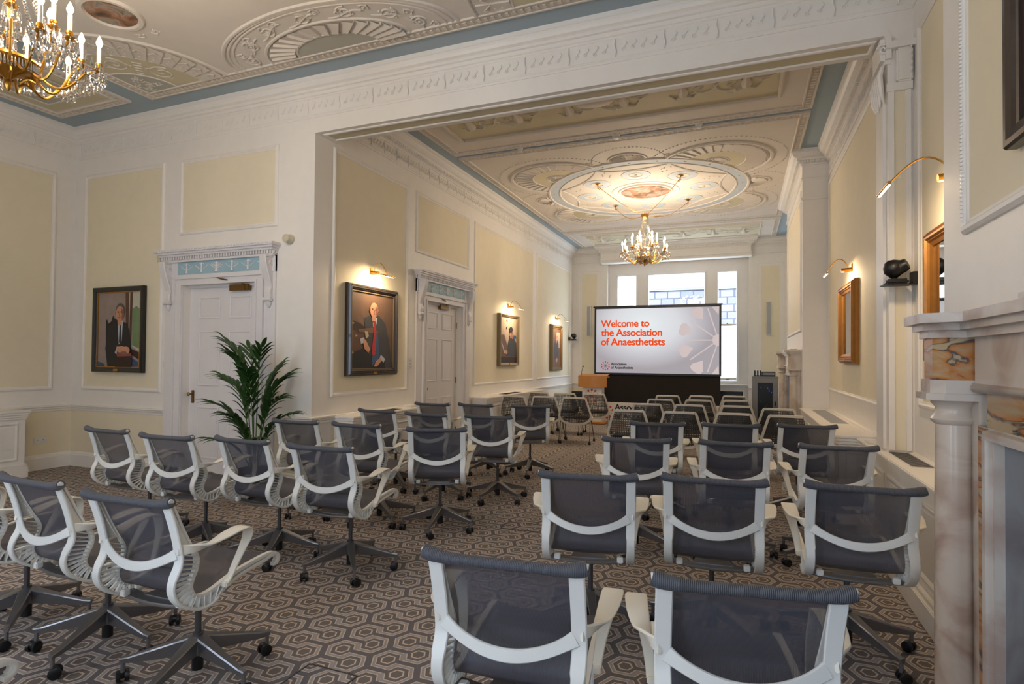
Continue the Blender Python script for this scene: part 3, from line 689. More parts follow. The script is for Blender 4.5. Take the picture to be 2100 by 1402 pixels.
# front room: centre panel
PX0, PX1, PY0, PY1 = -6.65, -.87, -.83, 4.82
c = Ceil(PX0, PX1, PY0, PY1, fret=.12); IX0, IX1, IY0, IY1 = PX0 + .14, PX1 - .14, PY0 + .14, PY1 - .14
for (x, y, a) in ((IX0, IY1, -pi / 2), (IX1, IY1, pi), (IX0, IY0, 0), (IX1, IY0, pi / 2)):
    A0, A1 = a, a + pi / 2; d = .02
    c.disc(x, y, 1.18, 1.18, 1, .003, A0, A1, .0); c.disc(x, y, 1.2, 1.2, 0, .005, A0, A1, .72); c.flutes(x, y, .87, 1.18, A0, A1, 12, h=.02, scallop=False); c.ring(x, y, 1.23, a0=A0, a1=A1, r=.024); c.ring(x, y, .86, a0=A0, a1=A1, r=.013)
    c.disc(x, y, .45, .45, 6, .005, A0, A1); c.ring(x, y, .46, a0=A0, a1=A1, r=.013)
    for i in range(12):
        q = A0 + (A1 - A0) * (i + .5) / 12
        for rr in (.95, 1.02, 1.09): c.chain([(x + rr * cos(q), y + rr * sin(q), c.z - .02)], .011)
        c.m.tube([(x + 1.05 * cos(q - .05), y + 1.05 * sin(q - .05), c.z - .02), (x + 1.12 * cos(q), y + 1.12 * sin(q), c.z - .024), (x + 1.05 * cos(q + .05), y + 1.05 * sin(q + .05), c.z - .02)], .005, 4)
    for q in (.28, .72): b = A0 + (A1 - A0) * q; c.scroll(x + .66 * cos(b), y + .66 * sin(b), .14, b, 1 if q < .5 else -1, 1.7, .009)
    b = (A0 + A1) / 2
    for rr in (.52, .58, .64, .70, .76): c.m.tube([(x + rr * cos(b - .06), y + rr * sin(b - .06), c.z - .006), (x + rr * cos(b + .06), y + rr * sin(b + .06), c.z - .006)], .007, 4)
    for i in range(8): c.scroll(x + (.12 + .035 * i) * cos(b + .4 * sin(i * 2.3)), y + (.12 + .035 * i) * sin(b + .4 * sin(i * 2.3)), .05, i, 1, 1, .008)
FXC = -3.77
for y, sg in ((IY1, -1), (IY0, 1)):
    A0, A1 = (pi, 2 * pi) if sg < 0 else (0, pi)
    for rr, w_ in ((1.35, .022), (1.29, .014), (1.23, .012)): c.ring(FXC, y, rr, rr * .52, A0, A1, w_)
    c.flutes(FXC, y, .50, .80, A0, A1, 16, sy=.52, h=.03, scallop=False); c.ring(FXC, y, .84, .84 * .52, A0, A1, .018); c.ring(FXC, y, .48, .25, A0, A1, .016); c.disc(FXC, y, .47, .245, 6, .004, A0, A1)
    for i in range(7):
        a = A0 + (A1 - A0) * (i + .5) / 7; x_, y_ = FXC + 1.03 * cos(a), y + 1.03 * .52 * sin(a)
        c.scroll(x_, y_, .085, a, 1 if i % 2 else -1, 1.8, .010); c.scroll(FXC + 1.12 * cos(a + .16), y + 1.12 * .52 * sin(a + .16), .05, a + 2, -1, 1.2, .008)
        c.m.tube([(FXC + 1.0 * cos(a + t), y + (1.0 + .10 * sin(t * 10)) * .52 * sin(a + t), c.z - .006) for t in [-.2 + .4 * j / 8 for j in range(9)]], .008, 5)
for x, y in ((-5.333, 3.46), (-5.333, .54), (-2.207, 3.46), (-2.207, .54)):
    c.disc(x, y, .205, .205, 4, .006); c.ring(x, y, .235, r=.03, n=40); c.scroll(x - .1, y + .34, .05, 0, 1, 1, .008); c.scroll(x + .1, y + .34, .05, pi, -1, 1, .008)
c.ring(FXC, 2.0, .62, r=.024); c.ring(FXC, 2.0, .52, r=.014); c.disc(FXC, 2.0, .5, .5, 5, .004); 
c.chain([(FXC + .72 * cos(i * .157), 2.0 + .72 * sin(i * .157), c.z - .004) for i in range(40)], .02)
c.done()
# front room: side panels left and right
for x0, x1 in ((-8.30, -6.97), (-.55, .9)):
    c = Ceil(x0, x1, PY0, 4.78, fret=.10); c.m.cur = 1; c.m.box(x0 + .16, x1 - .16, PY0 + .16, 4.62, c.z - .004, c.z); c.m.cur = 0
    c.m.cur = 6; c.m.box(x0 + .30, x1 - .30, 3.5, 4.46, c.z - .008, c.z); c.m.box(x0 + .30, x1 - .30, -.5, .5, c.z - .008, c.z); c.m.cur = 0
    R = [(x0 + .30, 3.5), (x1 - .30, 3.5), (x1 - .30, 4.46), (x0 + .30, 4.46)]; c.m.sweep(R, [(0, c.z), (0, c.z - .016), (.02, c.z - .016), (.022, c.z)], closed=True)
    for i in range(24): c.scroll(random.uniform(x0 + .4, x1 - .4), random.uniform(3.6, 4.36), .06, i, 1 if i % 2 else -1, 1.1, .009)
    xm = (x0 + x1) / 2; c.ring(xm, 2.0, .5, .9, r=.02); c.ring(xm, 2.0, .4, .75, r=.012)
    c.done()

# ---------------------------------------------------------------- radiator cabinets along the walls
def cabinet(label, F, u0, u1, depth, front_panels, grille, knob_at=None, end=True, group='white panelled radiator cabinets', base_out=.03):
    t = thing('radiator_cabinet', label, 'cabinet', (0, 0, 0), 0, group)
    t.matrix_world = F; t.location = F.to_translation(); 
    m = MB(); d = depth
    m.box(u0 + .04, u1 - .04, -(d - .05), -.002, .0, .78)
    m.build('body', WHITE, t)
    m = MB(); m.bbox(u0, u1, -d, -.002, .805, .83, .006); m.bbox(u0 + .01, u1 - .01, -(d - .012), -.002, .775, .805, .005); m.bbox(u0 + .02, u1 - .02, -(d - .025), -.002, .745, .775, .005); m.bbox(u0 + .03, u1 - .03, -(d - .035), -.002, .72, .745, .004)
    m.build('worktop', WHITE, t)
    m = MB(); m.bbox(u0 + .01, u1 - .01, -(d - .05 + base_out), -.002, 0, .14, .006); m.bbox(u0 + .02, u1 - .02, -(d - .05 + base_out * .6), -.002, .14, .17, .006); m.build('plinth', WHITE, t)
    for a, b in front_panels:
        m = MB(); Ff = Matrix.Translation((0, -(d - .05), 0)); m.ringmould(Ff, a, b, .22, .68, [(0, 0), (0, .010), (.012, .014), (.03, .004), (.03, 0)]); m.fbox(Ff, a + .05, b - .05, -.002, .004, .27, .63); m.build('front_panel', WHITE, t)
    if end:
        for uu, rz in ((u0 + .04, -pi / 2), (u1 - .04, pi / 2)):
            m = MB(); Fe = Matrix.Translation((uu, 0, 0)) @ Matrix.Rotation(rz, 4, 'Z'); w0, w1 = .04, d - .09
            if rz < 0: m.ringmould(Fe, w0, w1, .22, .68, [(0, 0), (0, .008), (.012, .010), (.024, 0)])
            else: m.ringmould(Fe, -w1, -w0, .22, .68, [(0, 0), (0, .008), (.012, .010), (.024, 0)])
            m.build('end_panel', WHITE, t)
    for g0, g1 in grille:
        m = MB(); y1 = -.035 if d < .3 else -.08; y0 = -min(d - .07, -y1 + .19)
        m.box(g0, g1, y0, y1, .8302, .832); m.cur = 1; n = int((g1 - g0) / .03)
        for i in range(n): m.box(g0 + .01 + (g1 - g0 - .02) * i / n, g0 + .01 + (g1 - g0 - .02) * (i + .42) / n, y0 + .008, y1 - .008, .832, .8335)
        m.build('grille', [WHITEP, DARK if (g1 - g0) < 1.2 else GREYG], t)
    if knob_at is not None:
        m = MB(); m.lathe((knob_at, -(d - .05), .60), [(.008, 0), (.008, -.02), (.018, -.028), (.02, -.04), (.010, -.048), (0, -.05)], 12, 'y'); m.build('knob', GOLD, t)
    if d < .3:
        m = MB(); m.bbox(u1 - .50, u1, -(d + .0), -.002, 0, .15, .006); m.bbox(u1 - .48, u1, -(d - .02), -.002, .15, .80, .006); m.bbox(u1 - .50, u1, -(d + .02), -.002, .80, .834, .006); m.build('end_block', WHITE, t)
    return t
cabinet('white panelled cabinet below the left wall panel, near the corner socket', FL, 2.2, 4.46, .42, [(2.4, 3.3), (3.42, 4.34)], [], group=None)
cabinet('white cabinet under the bald sitter\'s portrait, just inside the opening', FBL, 5.52, 7.30, .31, [(5.64, 6.38), (6.46, 7.2)], [(6.1, 6.7)])
cabinet('long white cabinet on the inner left wall beyond the second door', FBL, 9.25, 12.35, .34, [(9.4, 10.3), (10.4, 11.3), (11.4, 12.25)], [(10.3, 11.2)])
cabinet('white cabinet under the small gilt mirror on the inner right wall', FRx(XBR), -FB0, -6.15, .39, [(-9.4, -8.4), (-8.3, -7.3), (-7.2, -6.25)], [(-9.2, -7.3)])
cabinet('white cabinet with slotted vent and brass knob beside the marble column', FRx(XR), -6.02, -3.16, .245, [(-5.9, -5.15), (-5.05, -4.62), (-4.58, -3.3)], [(-5.45, -4.5)], knob_at=-4.72, base_out=.05)
m = MB(); m.bbox(0, .22, -.05, .05, 0, .012, .003)
tag(m.build('document_box', WHITEP, None, (XBL + .13, 7.0, .831), radians(80)), 'small flat white box lying on the cabinet left of the second door', 'box')
m = MB(); m.bbox(-.06, .06, -.10, .10, 0, .014, .004)
tag(m.build('cable_cover', WHITEP, None, (XR - .16, 5.72, .831), 0), 'flat white cover lying on the cabinet beside the vent', 'box')

# ---------------------------------------------------------------- fireplaces
def fireplace():
    t = thing('marble_fireplace', 'large marble chimneypiece in the right foreground with column and tan marble block', 'fireplace', (.85, 1.40, 0), 0, None)
    # local: x negative into the room, y along the wall, centred
    for sg in (1, -1):
        cyy = sg * 1.27; cx = -.095
        m = MB(); m.lathe((cx, cyy, 0), [(.085, .10), (.09, .12), (.075, .15), (.082, .17), (.066, .20), (.063, .24), (.0625, .7), (.058, 1.24), (.058, 1.285), (.07, 1.295), (.074, 1.305), (.068, 1.315), (.060, 1.325), (.058, 1.35), (.07, 1.365), (.075, 1.38)], 32)
        m.build('column', [MARBC], t, auto=50)
        m = MB()
        def octa(x0, x1, hy, c, z0, z1):
            P = [(x0 + c, cyy - hy), (x0, cyy - hy + c), (x0, cyy + hy - c), (x0 + c, cyy + hy), (x1, cyy + hy), (x1, cyy - hy)]
            m.add([(x, y, z0) for x, y in P] + [(x, y, z1) for x, y in P], [tuple(range(6)), tuple(range(6, 12))] + [(i, (i + 1) % 6, 6 + (i + 1) % 6, 6 + i) for i in range(6)], False)
        octa(-.20, 0, .115, .045, 1.38, 1.405); octa(-.185, 0, .10, .04, 1.405, 1.455); m.build('capital_block', MARB, t)
        m = MB(); octa(-.18, 0, .11, .03, 0, .10); m.build('plinth_block', MARB, t)
        m = MB(); octa(-.19, 0, .105, .045, 1.612, 1.64); octa(-.21, 0, .125, .05, 1.64, 1.665); m.build('neck_moulding', MARB, t)
        m = MB(); octa(-.175, 0, .092, .04, 1.455, 1.612); m.build('marble_inlay_block', SIENNA, t)
        m = MB(); y0, y1 = sorted((cyy - sg * .19, cyy - sg * .115)); m.box(-.055, -.0, y0, y1, 0, 1.295); m.build('marble_slip', SIENNA, t)
    m = MB(); m.box(-.06, 0, -1.165, 1.165, 1.44, 1.612); m.bbox(-.075, 0, -1.165, 1.165, 1.415, 1.445, .006); m.box(-.085, 0, -1.165, 1.165, 1.612, 1.64); m.box(-.11, 0, -1.165, 1.165, 1.64, 1.665)
    m.box(-.05, -.0, 1.16, 1.30, 0, 1.40); m.box(-.05, -.0, -1.30, -1.16, 0, 1.40)
    m.build('frieze_slab', MARB, t)
    P = [(-.235, 1.13), (-.235, 1.36), (-.19, 1.43), (0, 1.43), (0, -1.43), (-.19, -1.43), (-.235, -1.36), (-.235, -1.13), (-.215, -1.10), (-.13, -1.10), (-.13, 1.10), (-.215, 1.10)]
    P = [(-.235, 1.13), (-.235, 1.36), (-.18, 1.43), (0, 1.43), (0, -1.43), (-.18, -1.43), (-.235, -1.36), (-.235, -1.13), (-.13, -1.05), (-.13, 1.05)]
    m = MB(); n = len(P); m.add([(x, y, 1.665) for x, y in P] + [(x, y, 1.70) for x, y in P], [tuple(range(n)), tuple(range(n, 2 * n))] + [(i, (i + 1) % n, n + (i + 1) % n, n + i) for i in range(n)], False)
    m.box(-.10, 0, -.7, .7, 1.70, 1.725); m.build('mantel_shelf', MARB, t)
    m = MB(); m.box(-.052, 0, -1.08, 1.08, 1.295, 1.415); m.build('marble_lintel', SIENNA, t)
    m = MB()
    for a, b in ((-.06, 0),):
        m.tube([(-.055, -1.055, 0), (-.055, -1.055, 1.27), (-.055, 1.055, 1.27), (-.055, 1.055, 0)], .022, 8); m.box(-.05, .0, 1.03, 1.08, 0, 1.295); m.box(-.05, 0, -1.08, -1.03, 0, 1.295); m.box(-.05, 0, -1.05, 1.05, 1.25, 1.295)
    m.build('opening_surround', MARB, t)
    m = MB(); m.box(-.02, -.0, .60, 1.035, 0, 1.25); m.box(-.02, -.0, -1.035, -.60, 0, 1.25); m.box(-.02, 0, -.6, .6, 1.0, 1.25); m.build('grey_slips', HEARTH, t)
    m = MB(); m.box(-.012, -.004, -.6, .6, 0.02, 1.0); m.build('firebox', DARK, t)
    m = MB(); m.box(-.5, 0, -1.3, 1.3, 0, .02); m.build('hearthstone', HEARTH, t)
    return t
fp = fireplace()
fp2 = dup(fp, (.85, (FB0 + FB1) / 2 + .05, 0), 0, 'distant marble chimneypiece beside the equipment rack')
CREAMM = marble('cream_marble', (216, 204, 188), (196, 178, 160), scale=3, rough=.35)
for q in kids(fp2):
    if q.name.split('.')[0] in ('marble_inlay_block', 'marble_slip', 'marble_lintel', 'column', 'capital_block', 'neck_moulding', 'frieze_slab', 'mantel_shelf'): q.data = q.data.copy(); q.data.materials.clear(); q.data.materials.append(CREAMM)
    if q.name.startswith('hearthstone'): q.scale.x = .35

# ---------------------------------------------------------------- doors and walls: small fittings
m = MB(); m.lathe((0, 0, 0), [(.056, 0), (.058, -.02), (.05, -.03), (.048, -.085), (.043, -.09), (.040, -.088), (.034, -.092), (.01, -.094), (0, -.094)], 24, 'y')
tag(m.build('alarm_sounder', CREAMP, None, (-4.80, Y1, 2.865)), 'round cream alarm sounder above right corner of the white door', 'alarm')
m = MB(); m.bbox(-.035, .035, -.045, 0, -.035, .035, .006)
tag(m.build('door_sensor', CREAMP, None, (-6.90, Y1, 2.745)), 'small cream sensor box at left end of the door cornice', 'sensor')
def plate(label, F, u, z, wd, ht, kind):
    t = thing({'switch': 'light_switch', 'socket': 'wall_socket'}[kind], label, {'switch': 'switch', 'socket': 'socket'}[kind]); t.location = F @ Vector((u, 0, z)); t.rotation_euler.z = F.to_euler().z
    m = MB(); m.bbox(-wd / 2, wd / 2, -.012, 0, -ht / 2, ht / 2, .003); m.build('faceplate', WHITEP, t)
    m = MB()
    if kind == 'switch':
        for i in range(max(1, round(wd / .04))): 
            for j in range(max(1, round(ht / .05))): m.box(-wd / 2 + .018 + i * .04, -wd / 2 + .026 + i * .04, -.016, -.011, -ht / 2 + .02 + j * .045, -ht / 2 + .038 + j * .045)
        m.build('rocker', WHITEP if wd < .09 else GREYM, t)
    else:
        for q in (-.033, .033):
            m.box(q - .004, q + .004, -.0135, -.011, .004, .013); m.box(q - .016, q - .009, -.0135, -.011, -.016, -.011); m.box(q + .009, q + .016, -.0135, -.011, -.016, -.011)
        m.build('socket_holes', DARK, t)
    return t
plate('white light switch beside the grey haired sitter\'s portrait', FA, -6.79, 1.41, .088, .088, 'switch')
plate('multi gang switch plate left of the second door', FBL, 7.22, 1.44, .10, .16, 'switch')
plate('white double socket low on the left wall by the corner', FL, 4.79, .385, .15, .088, 'socket')
plate('white socket low on the cabinet side near the opening', FRx(XF), -9.9, .4, .15, .088, 'socket') if False else None

# ---------------------------------------------------------------- framed portraits, mirrors and picture lights
def picture(label, cat, F, u, z, wd, ht, fw, dep, fm, shapes=None, ground=None, inner=None, plaque=True, name='framed_portrait', glass=None, steps=1, group=None):
    t = thing(name, label, cat, group=group); t.location = F @ Vector((u, 0, z)); t.rotation_euler.z = F.to_euler().z
    I = Matrix.Identity(4); m = MB()
    if steps == 1: pr = [(0, .01), (0, dep * .8), (.006, dep), (fw * .35, dep), (fw * .6, dep * .82), (fw * .9, dep * .7), (fw, dep * .6), (fw, .01)]
    elif steps == 3: pr = [(0, .0), (0, dep * .92), (.008, dep), (.02, dep), (.026, dep * .9), (fw * .35, dep * .82), (fw * .42, dep * .68), (fw * .6, dep * .6), (fw * .68, dep * .42), (fw * .9, dep * .34), (fw, dep * .2), (fw, 0)]
    else: pr = [(0, .0), (0, dep * .55), (fw * .12, dep * .75), (fw * .16, dep * .7), (fw * .3, dep), (fw * .38, dep * .92), (fw * .42, dep), (fw * .55, dep), (fw * .62, dep * .8), (fw * .7, dep * .86), (fw * .8, dep * .7), (fw, dep * .55), (fw, .0)]
    m.ringmould(I, -wd / 2, wd / 2, -ht / 2, ht / 2, pr); m.build('frame', fm, t)
    if inner:
        m = MB(); m.ringmould(I, -wd / 2 + fw - .004, wd / 2 - fw + .004, -ht / 2 + fw - .004, ht / 2 - fw + .004, [(0, dep * .5), (0, dep * .66), (.010, dep * .66), (.012, dep * .4)]); m.build('gilt_slip', inner, t)
    iw, ih = wd / 2 - fw, ht / 2 - fw; yb = -dep * .45
    if glass: 
        m = MB(); m.box(-iw, iw, yb, 0, -ih, ih); m.build('mirror_glass', glass, t)
    else:
        mats = [ground]; m = MB(); m.box(-iw, iw, yb, 0, -ih, ih)
        for i, (mt, pts) in enumerate(shapes):
            if mt not in mats: mats.append(mt)
            m.cur = mats.index(mt); y = yb - .0006 * (i + 1); m.poly([(max(-1, min(1, a)) * iw, y, max(-1, min(1, b)) * ih) for a, b in pts])
        m.build('painting', mats, t)
    if plaque:
        m = MB(); m.bbox(-.04, .04, -dep - .004, -dep * .8, -ht / 2 + fw * .25, -ht / 2 + fw * .25 + .028, .002); m.build('name_plaque', GOLD, t)
    return t
def oval(cx, cz, rx, rz, n=20, a0=0, a1=2 * pi): return [(cx + rx * cos(a0 + (a1 - a0) * i / n), cz + rz * sin(a0 + (a1 - a0) * i / n)) for i in range(n)]
pm = lambda nm, rgb: mat('paint_' + nm, rgb, .55, var=.18, scale=9)
P_WALL = pm('mauve_grey', (150, 134, 128)); P_DK = pm('dark_suit', (34, 32, 34)); P_SKIN = pm('skin', (196, 142, 112)); P_SKD = pm('skin_shade', (140, 92, 70)); P_HAIR = pm('grey_hair', (92, 86, 82)); P_SHIRT = pm('shirt', (178, 184, 196)); P_WD = pm('window_wood', (92, 62, 44)); P_GRN = pm('garden', (112, 136, 96)); P_SKY = pm('window_light', (188, 186, 170)); P_RED = pm('red_tie', (176, 40, 36)); P_BRN = pm('brown_ground', (104, 78, 60)); P_BRD = pm('deep_brown', (50, 30, 22)); P_BLU = pm('blue_shirt', (60, 84, 120)); P_ROSE = pm('rose_book', (132, 70, 70)); P_GR2 = pm('slate_suit', (60, 60, 62)); P_PAL = pm('pale_ground', (176, 158, 138)); P_INK = pm('shadow', (24, 20, 20)); P_LIP = pm('lips', (150, 84, 74))
def face(cx, cz, rx, rz, hair=None, bald=False, bare=False):
    S = []
    S.append((P_SKIN, [(cx - rx * .45, cz - rz * .7), (cx + rx * .45, cz - rz * .7), (cx + rx * .5, cz - rz * 1.5), (cx - rx * .5, cz - rz * 1.5)]))
    if hair: S.append((hair, oval(cx, cz + rz * .22, rx * 1.12, rz * .98)))
    S.append((P_SKIN, oval(cx, cz - (0 if bald else rz * .08), rx, rz * (1 if bald else .92))))
    S.append((P_SKD, [(cx + rx * .3, cz + rz * .6), (cx + rx * .95, cz + rz * .3), (cx + rx * .9, cz - rz * .4), (cx + rx * .4, cz - rz * .85), (cx + rx * .5, cz - rz * .2)]))
    for s_ in (-1, 1):
        S.append((P_SKD, oval(cx + s_ * rx * .42, cz + rz * .10, rx * .24, rz * .09, 8))); S.append((P_INK, oval(cx + s_ * rx * .42, cz + rz * .08, rx * .10, rz * .05, 8)))
        S.append((hair or P_SKD, [(cx + s_ * rx * .2, cz + rz * .22), (cx + s_ * rx * .65, cz + rz * .25), (cx + s_ * rx * .65, cz + rz * .20), (cx + s_ * rx * .2, cz + rz * .17)]))
        S.append((P_SKD, oval(cx + s_ * rx * 1.02, cz, rx * .12, rz * .16, 8)))
    S.append((P_SKD, [(cx, cz + rz * .1), (cx + rx * .16, cz - rz * .28), (cx - rx * .14, cz - rz * .28)])); S.append((P_LIP, oval(cx, cz - rz * .50, rx * .30, rz * .06, 8)))
    return S
# sitter with clasped hands on a book, window at right
sh = [(P_SKY, [(.62, 1), (1, 1), (1, -.6), (.62, -.45)]), (P_GRN, [(.62, .55), (.8, .62), (1, .5), (1, -.52), (.62, -.42)]), (P_WD, [(.28, 1), (.62, 1), (.58, -.5), (.34, -.3)]), (P_SKY, [(.46, 1), (.50, 1), (.48, -.4), (.45, -.4)]),
      (P_BRD, [(.5, -.48), (1, -.62), (1, -.82), (.5, -.62)]), (P_INK, [(-.62, .24), (-.56, .28), (-.5, .16), (-.36, .22), (-.28, .38), (-.2, .3), (.05, .2), (.1, -.6), (-.6, -.6)]),
      (P_DK, [(-.5, .08), (-.12, .20), (.12, .22), (.42, .16), (.50, -.05), (.60, -.45), (.62, -1), (-.5, -1), (-.62, -.5)]), (P_BLU, [(.5, -.7), (.9, -.85), (.98, -1), (.4, -1)]), (P_BLU, [(-1, -.85), (-.7, -.9), (-.6, -1), (-1, -1)]),
      (P_SHIRT, [(-.06, .24), (.20, .24), (.16, -.3), (.02, -.4)]), (P_DK, [(.05, .12), (.11, .12), (.13, -.35), (.03, -.35)])] + face(.06, .44, .19, .22, P_HAIR) + \
     [(P_BRD, [(0, -.62), (.66, -.64), (.66, -1), (-.1, -1)]), (P_ROSE, [(-.06, -.60), (.62, -.62), (.68, -.70), (0, -.72)]), (P_SHIRT, [(-.12, -.62), (-.02, -.44), (.04, -.46), (-.04, -.66)]), (P_SKIN, oval(.18, -.53, .22, .09)), (P_SKIN, oval(.40, -.55, .18, .10)), (P_SKD, oval(.30, -.62, .16, .04))]
picture('black framed portrait of a grey haired sitter with clasped hands by a window', 'picture', FA, -7.635, 1.86, .97, 1.13, .07, .07, FRAMEB, sh, P_WALL, GOLD)
# bald sitter with red tie
sh = [(P_BRD, [(-1, .25), (-.6, .18), (-.2, 0), (0, -.2), (-.2, -1), (-1, -1)]), (P_WD, [(-1, 0), (-.3, -.05), (-.3, -.4), (-1, -.6)]), (P_PAL, [(-.96, .20), (-.86, .17), (-.94, .14)]), (P_PAL, [(-.82, -.12), (-.72, -.14), (-.80, -.18)]), (P_PAL, [(-1, -.5), (-.86, -.6), (-1, -.66)]),
      (P_GR2, [(-.45, .32), (-.12, .42), (.28, .42), (.60, .22), (.8, -.3), (.95, -.9), (1, -1), (-.4, -1), (-.3, -.3)]), (P_INK, [(-1, -.62), (-.5, -.5), (.2, -.75), (.6, -.7), (.6, -1), (-1, -1)]), (P_SHIRT, [(-.05, .32), (.18, .38), (.14, .2), (-.02, .1)]), (P_BLU, [(.0, .1), (.22, -.1), (.30, -.7), (-.08, -.95)]), (P_BRN, [(-.7, .02), (0, .1), (.26, -.02), (.2, -.06), (-.7, -.05)]),
      (P_SHIRT, [(-.62, -.22), (-.45, -.18), (-.38, -.3), (-.58, -.36)]), (P_PAL, [(-.42, -.02), (-.28, -.02), (-.22, -.14), (-.36, -.22)]), (P_SKIN, [(-.50, -.24), (-.36, -.24), (-.16, -.48), (-.24, -.58), (-.42, -.48)]),
      (P_RED, [(.0, .26), (.09, .26), (.12, -.15), (.10, -.62), (-.02, -.66), (-.10, -.56), (-.01, -.15)]), (P_SHIRT, [(.36, -.62), (.58, -.74), (.50, -.84), (.30, -.72)]), (P_SKIN, [(.34, -.70), (.42, -.78), (.18, -.94), (.02, -.94), (.12, -.80)])] + face(.0, .56, .19, .20, None, True)
picture('large dark bronze framed portrait of a bald sitter with a red tie', 'picture', FBL, 6.27, 1.862, 1.08, 1.144, .085, .075, FRAMEBL, sh, P_BRN, FRAMEG, steps=2)
# sitter leaning on a hand
sh = [(P_BRN, [(-1, -.55), (1, -.7), (1, -1), (-1, -1)]), (P_BRD, [(-1, -.75), (1, -.72), (1, -1), (-1, -1)]), (P_PAL, [(-.8, .3), (-.1, .5), (.3, .3), (.1, -.1), (-.7, -.1)]), (P_DK, [(-.3, .55), (-.2, .6), (-.15, .48), (-.28, .45)]), (P_RED, [(-.3, .86), (-.2, .9), (-.1, .84), (-.2, .8)]), (P_GR2, [(.1, .2), (.5, .24), (.95, -.1), (1, -.7), (-.3, -.7), (-.1, -.2)]), (P_BRN, [(-.9, .2), (-.5, .24), (-.1, -.3), (-.2, -.6), (-.9, -.6)]), (P_SHIRT, [(-.86, -.08), (-.78, -.1), (-.4, -.55), (-.5, -.58)]), (P_SKIN, [(-.5, -.48), (-.3, -.42), (-.1, -.52), (-.2, -.62), (-.45, -.58)]), (P_BLU, [(.6, .25), (.9, .22), (.95, .1), (.62, .08)])] + face(.28, .30, .17, .14, P_DK) + [(P_DK, oval(.24, .48, .22, .12)), (P_SKIN, [(.38, .30), (.5, .22), (.5, .08), (.4, .06)])]
picture('grey gilt framed portrait of a dark haired sitter leaning on one hand', 'picture', FBL, 10.93, 1.90, 1.03, 1.045, .06, .088, FRAMEG, sh, P_PAL)
sh = [(P_PAL, [(.1, .8), (.9, .8), (.9, 0), (.3, 0)]), (P_GR2, [(-.4, .25), (-.1, .4), (.3, .4), (.55, .2), (.6, -.9), (-.5, -.9)]), (P_BRN, [(-1, -.6), (1, -.6), (1, -1), (-1, -1)]), (P_SHIRT, [(0, .38), (.15, .38), (.08, .2)]), (P_SKIN, [(-.1, -.62), (.2, -.5), (.35, -.62), (.1, -.78)])] + face(.06, .56, .18, .17, None, True)
picture('slim gilt framed portrait of a standing figure nearest the end wall', 'picture', FBL, 14.22, 1.813, .91, 1.18, .09, .085, FRAMEG, sh, P_BRN, GILT, plaque=False, steps=2)
picture('small gilt framed mirror reflecting the window, under a picture light', 'mirror', FRx(XBR), -7.70, 1.97, 1.00, .94, .11, .078, GILT, name='framed_mirror', glass=MIRROR, plaque=True, steps=2)
picture('large gilt framed mirror partly hidden behind the marble mantel', 'mirror', FRx(XR), -4.08, 1.95, 1.16, .90, .11, .078, GILT, name='framed_mirror', glass=MIRROR, plaque=False, steps=2)
sh = [(P_DK, [(-.5, -1), (-.3, .2), (.3, .2), (.5, -1)])] + face(0, .45, .2, .16, P_DK)
picture('dark brown framed painting high on the chimney breast at right edge', 'picture', FRx(.85), -1.80, 2.82, 1.10, 1.20, .07, .05, FRAMEBL, sh, P_BRD, plaque=False)
mb = MB(); mb.ringmould(FRx(.85), -2.85, -.2, 2.04, 4.05, PM); mb.cur = 1; mb.fbox(FRx(.85), -2.80, -.25, -.002, .003, 2.09, 4.0)
n_ = 0; mb.cur = 0
for i in range(120): z = 2.09 + i * .016; mb.fbox(FRx(.85), -2.822, -2.812, .022, .03, z, z + .008)
trim(mb, [WHITE, YELLOW])

def picture_light(label, F, u, z, reach=.26, power=5, L=.30):
    t = thing('picture_light', label, 'lamp', group='brass picture lights'); t.location = F @ Vector((u, 0, z)); t.rotation_euler.z = F.to_euler().z
    m = MB(); m.bbox(-.03, .03, -.014, 0, -.045, .045, .004); m.cyl((0, -.012, -.02), (0, -.12, -.03), .024, n=16); m.build('wall_mount', GOLD, t)
    m = MB(); P = []
    for i in range(17):
        q = i / 16; P.append((0, -.05 - (reach - .05) * q - .0, .0 + .13 * sin(pi * q ** .8) - .07 * q))
    m.tube(P, .0055, 8); m.build('arm', GOLD, t)
    e = P[-1]; m = MB(); m.cyl((-L / 2, e[1], e[2]), (L / 2, e[1], e[2]), .011, n=12); m.cur = 1; m.box(-L / 2 + .01, L / 2 - .01, e[1] - .004, e[1] + .010, e[2] - .0125, e[2] - .010); m.build('lamp_head', [GOLD, LEDM], t)
    light('picture_lamp_light', 'AREA', (0, e[1] + .004, e[2] - .016), power, (1, .74, .46), L * .9, .012, (radians(38), 0, 0), t)
    light('picture_lamp_glow', 'POINT', (0, -.10, -.055), power * .22, (1, .74, .46), .02, parent=t)
    return t
picture_light('brass picture light above the bald sitter\'s portrait', FBL, 6.25, 2.64)
picture_light('brass picture light above the portrait of the sitter leaning on one hand', FBL, 10.98, 2.61, .3)
picture_light('brass picture light above the portrait nearest the end wall', FBL, 14.25, 2.58, .3)
picture_light('brass picture light above the small gilt mirror', FRx(XBR), -7.62, 2.61, .28)
picture_light('brass picture light above the large gilt mirror by the mantel', FRx(XR), -4.15, 2.66, .40)

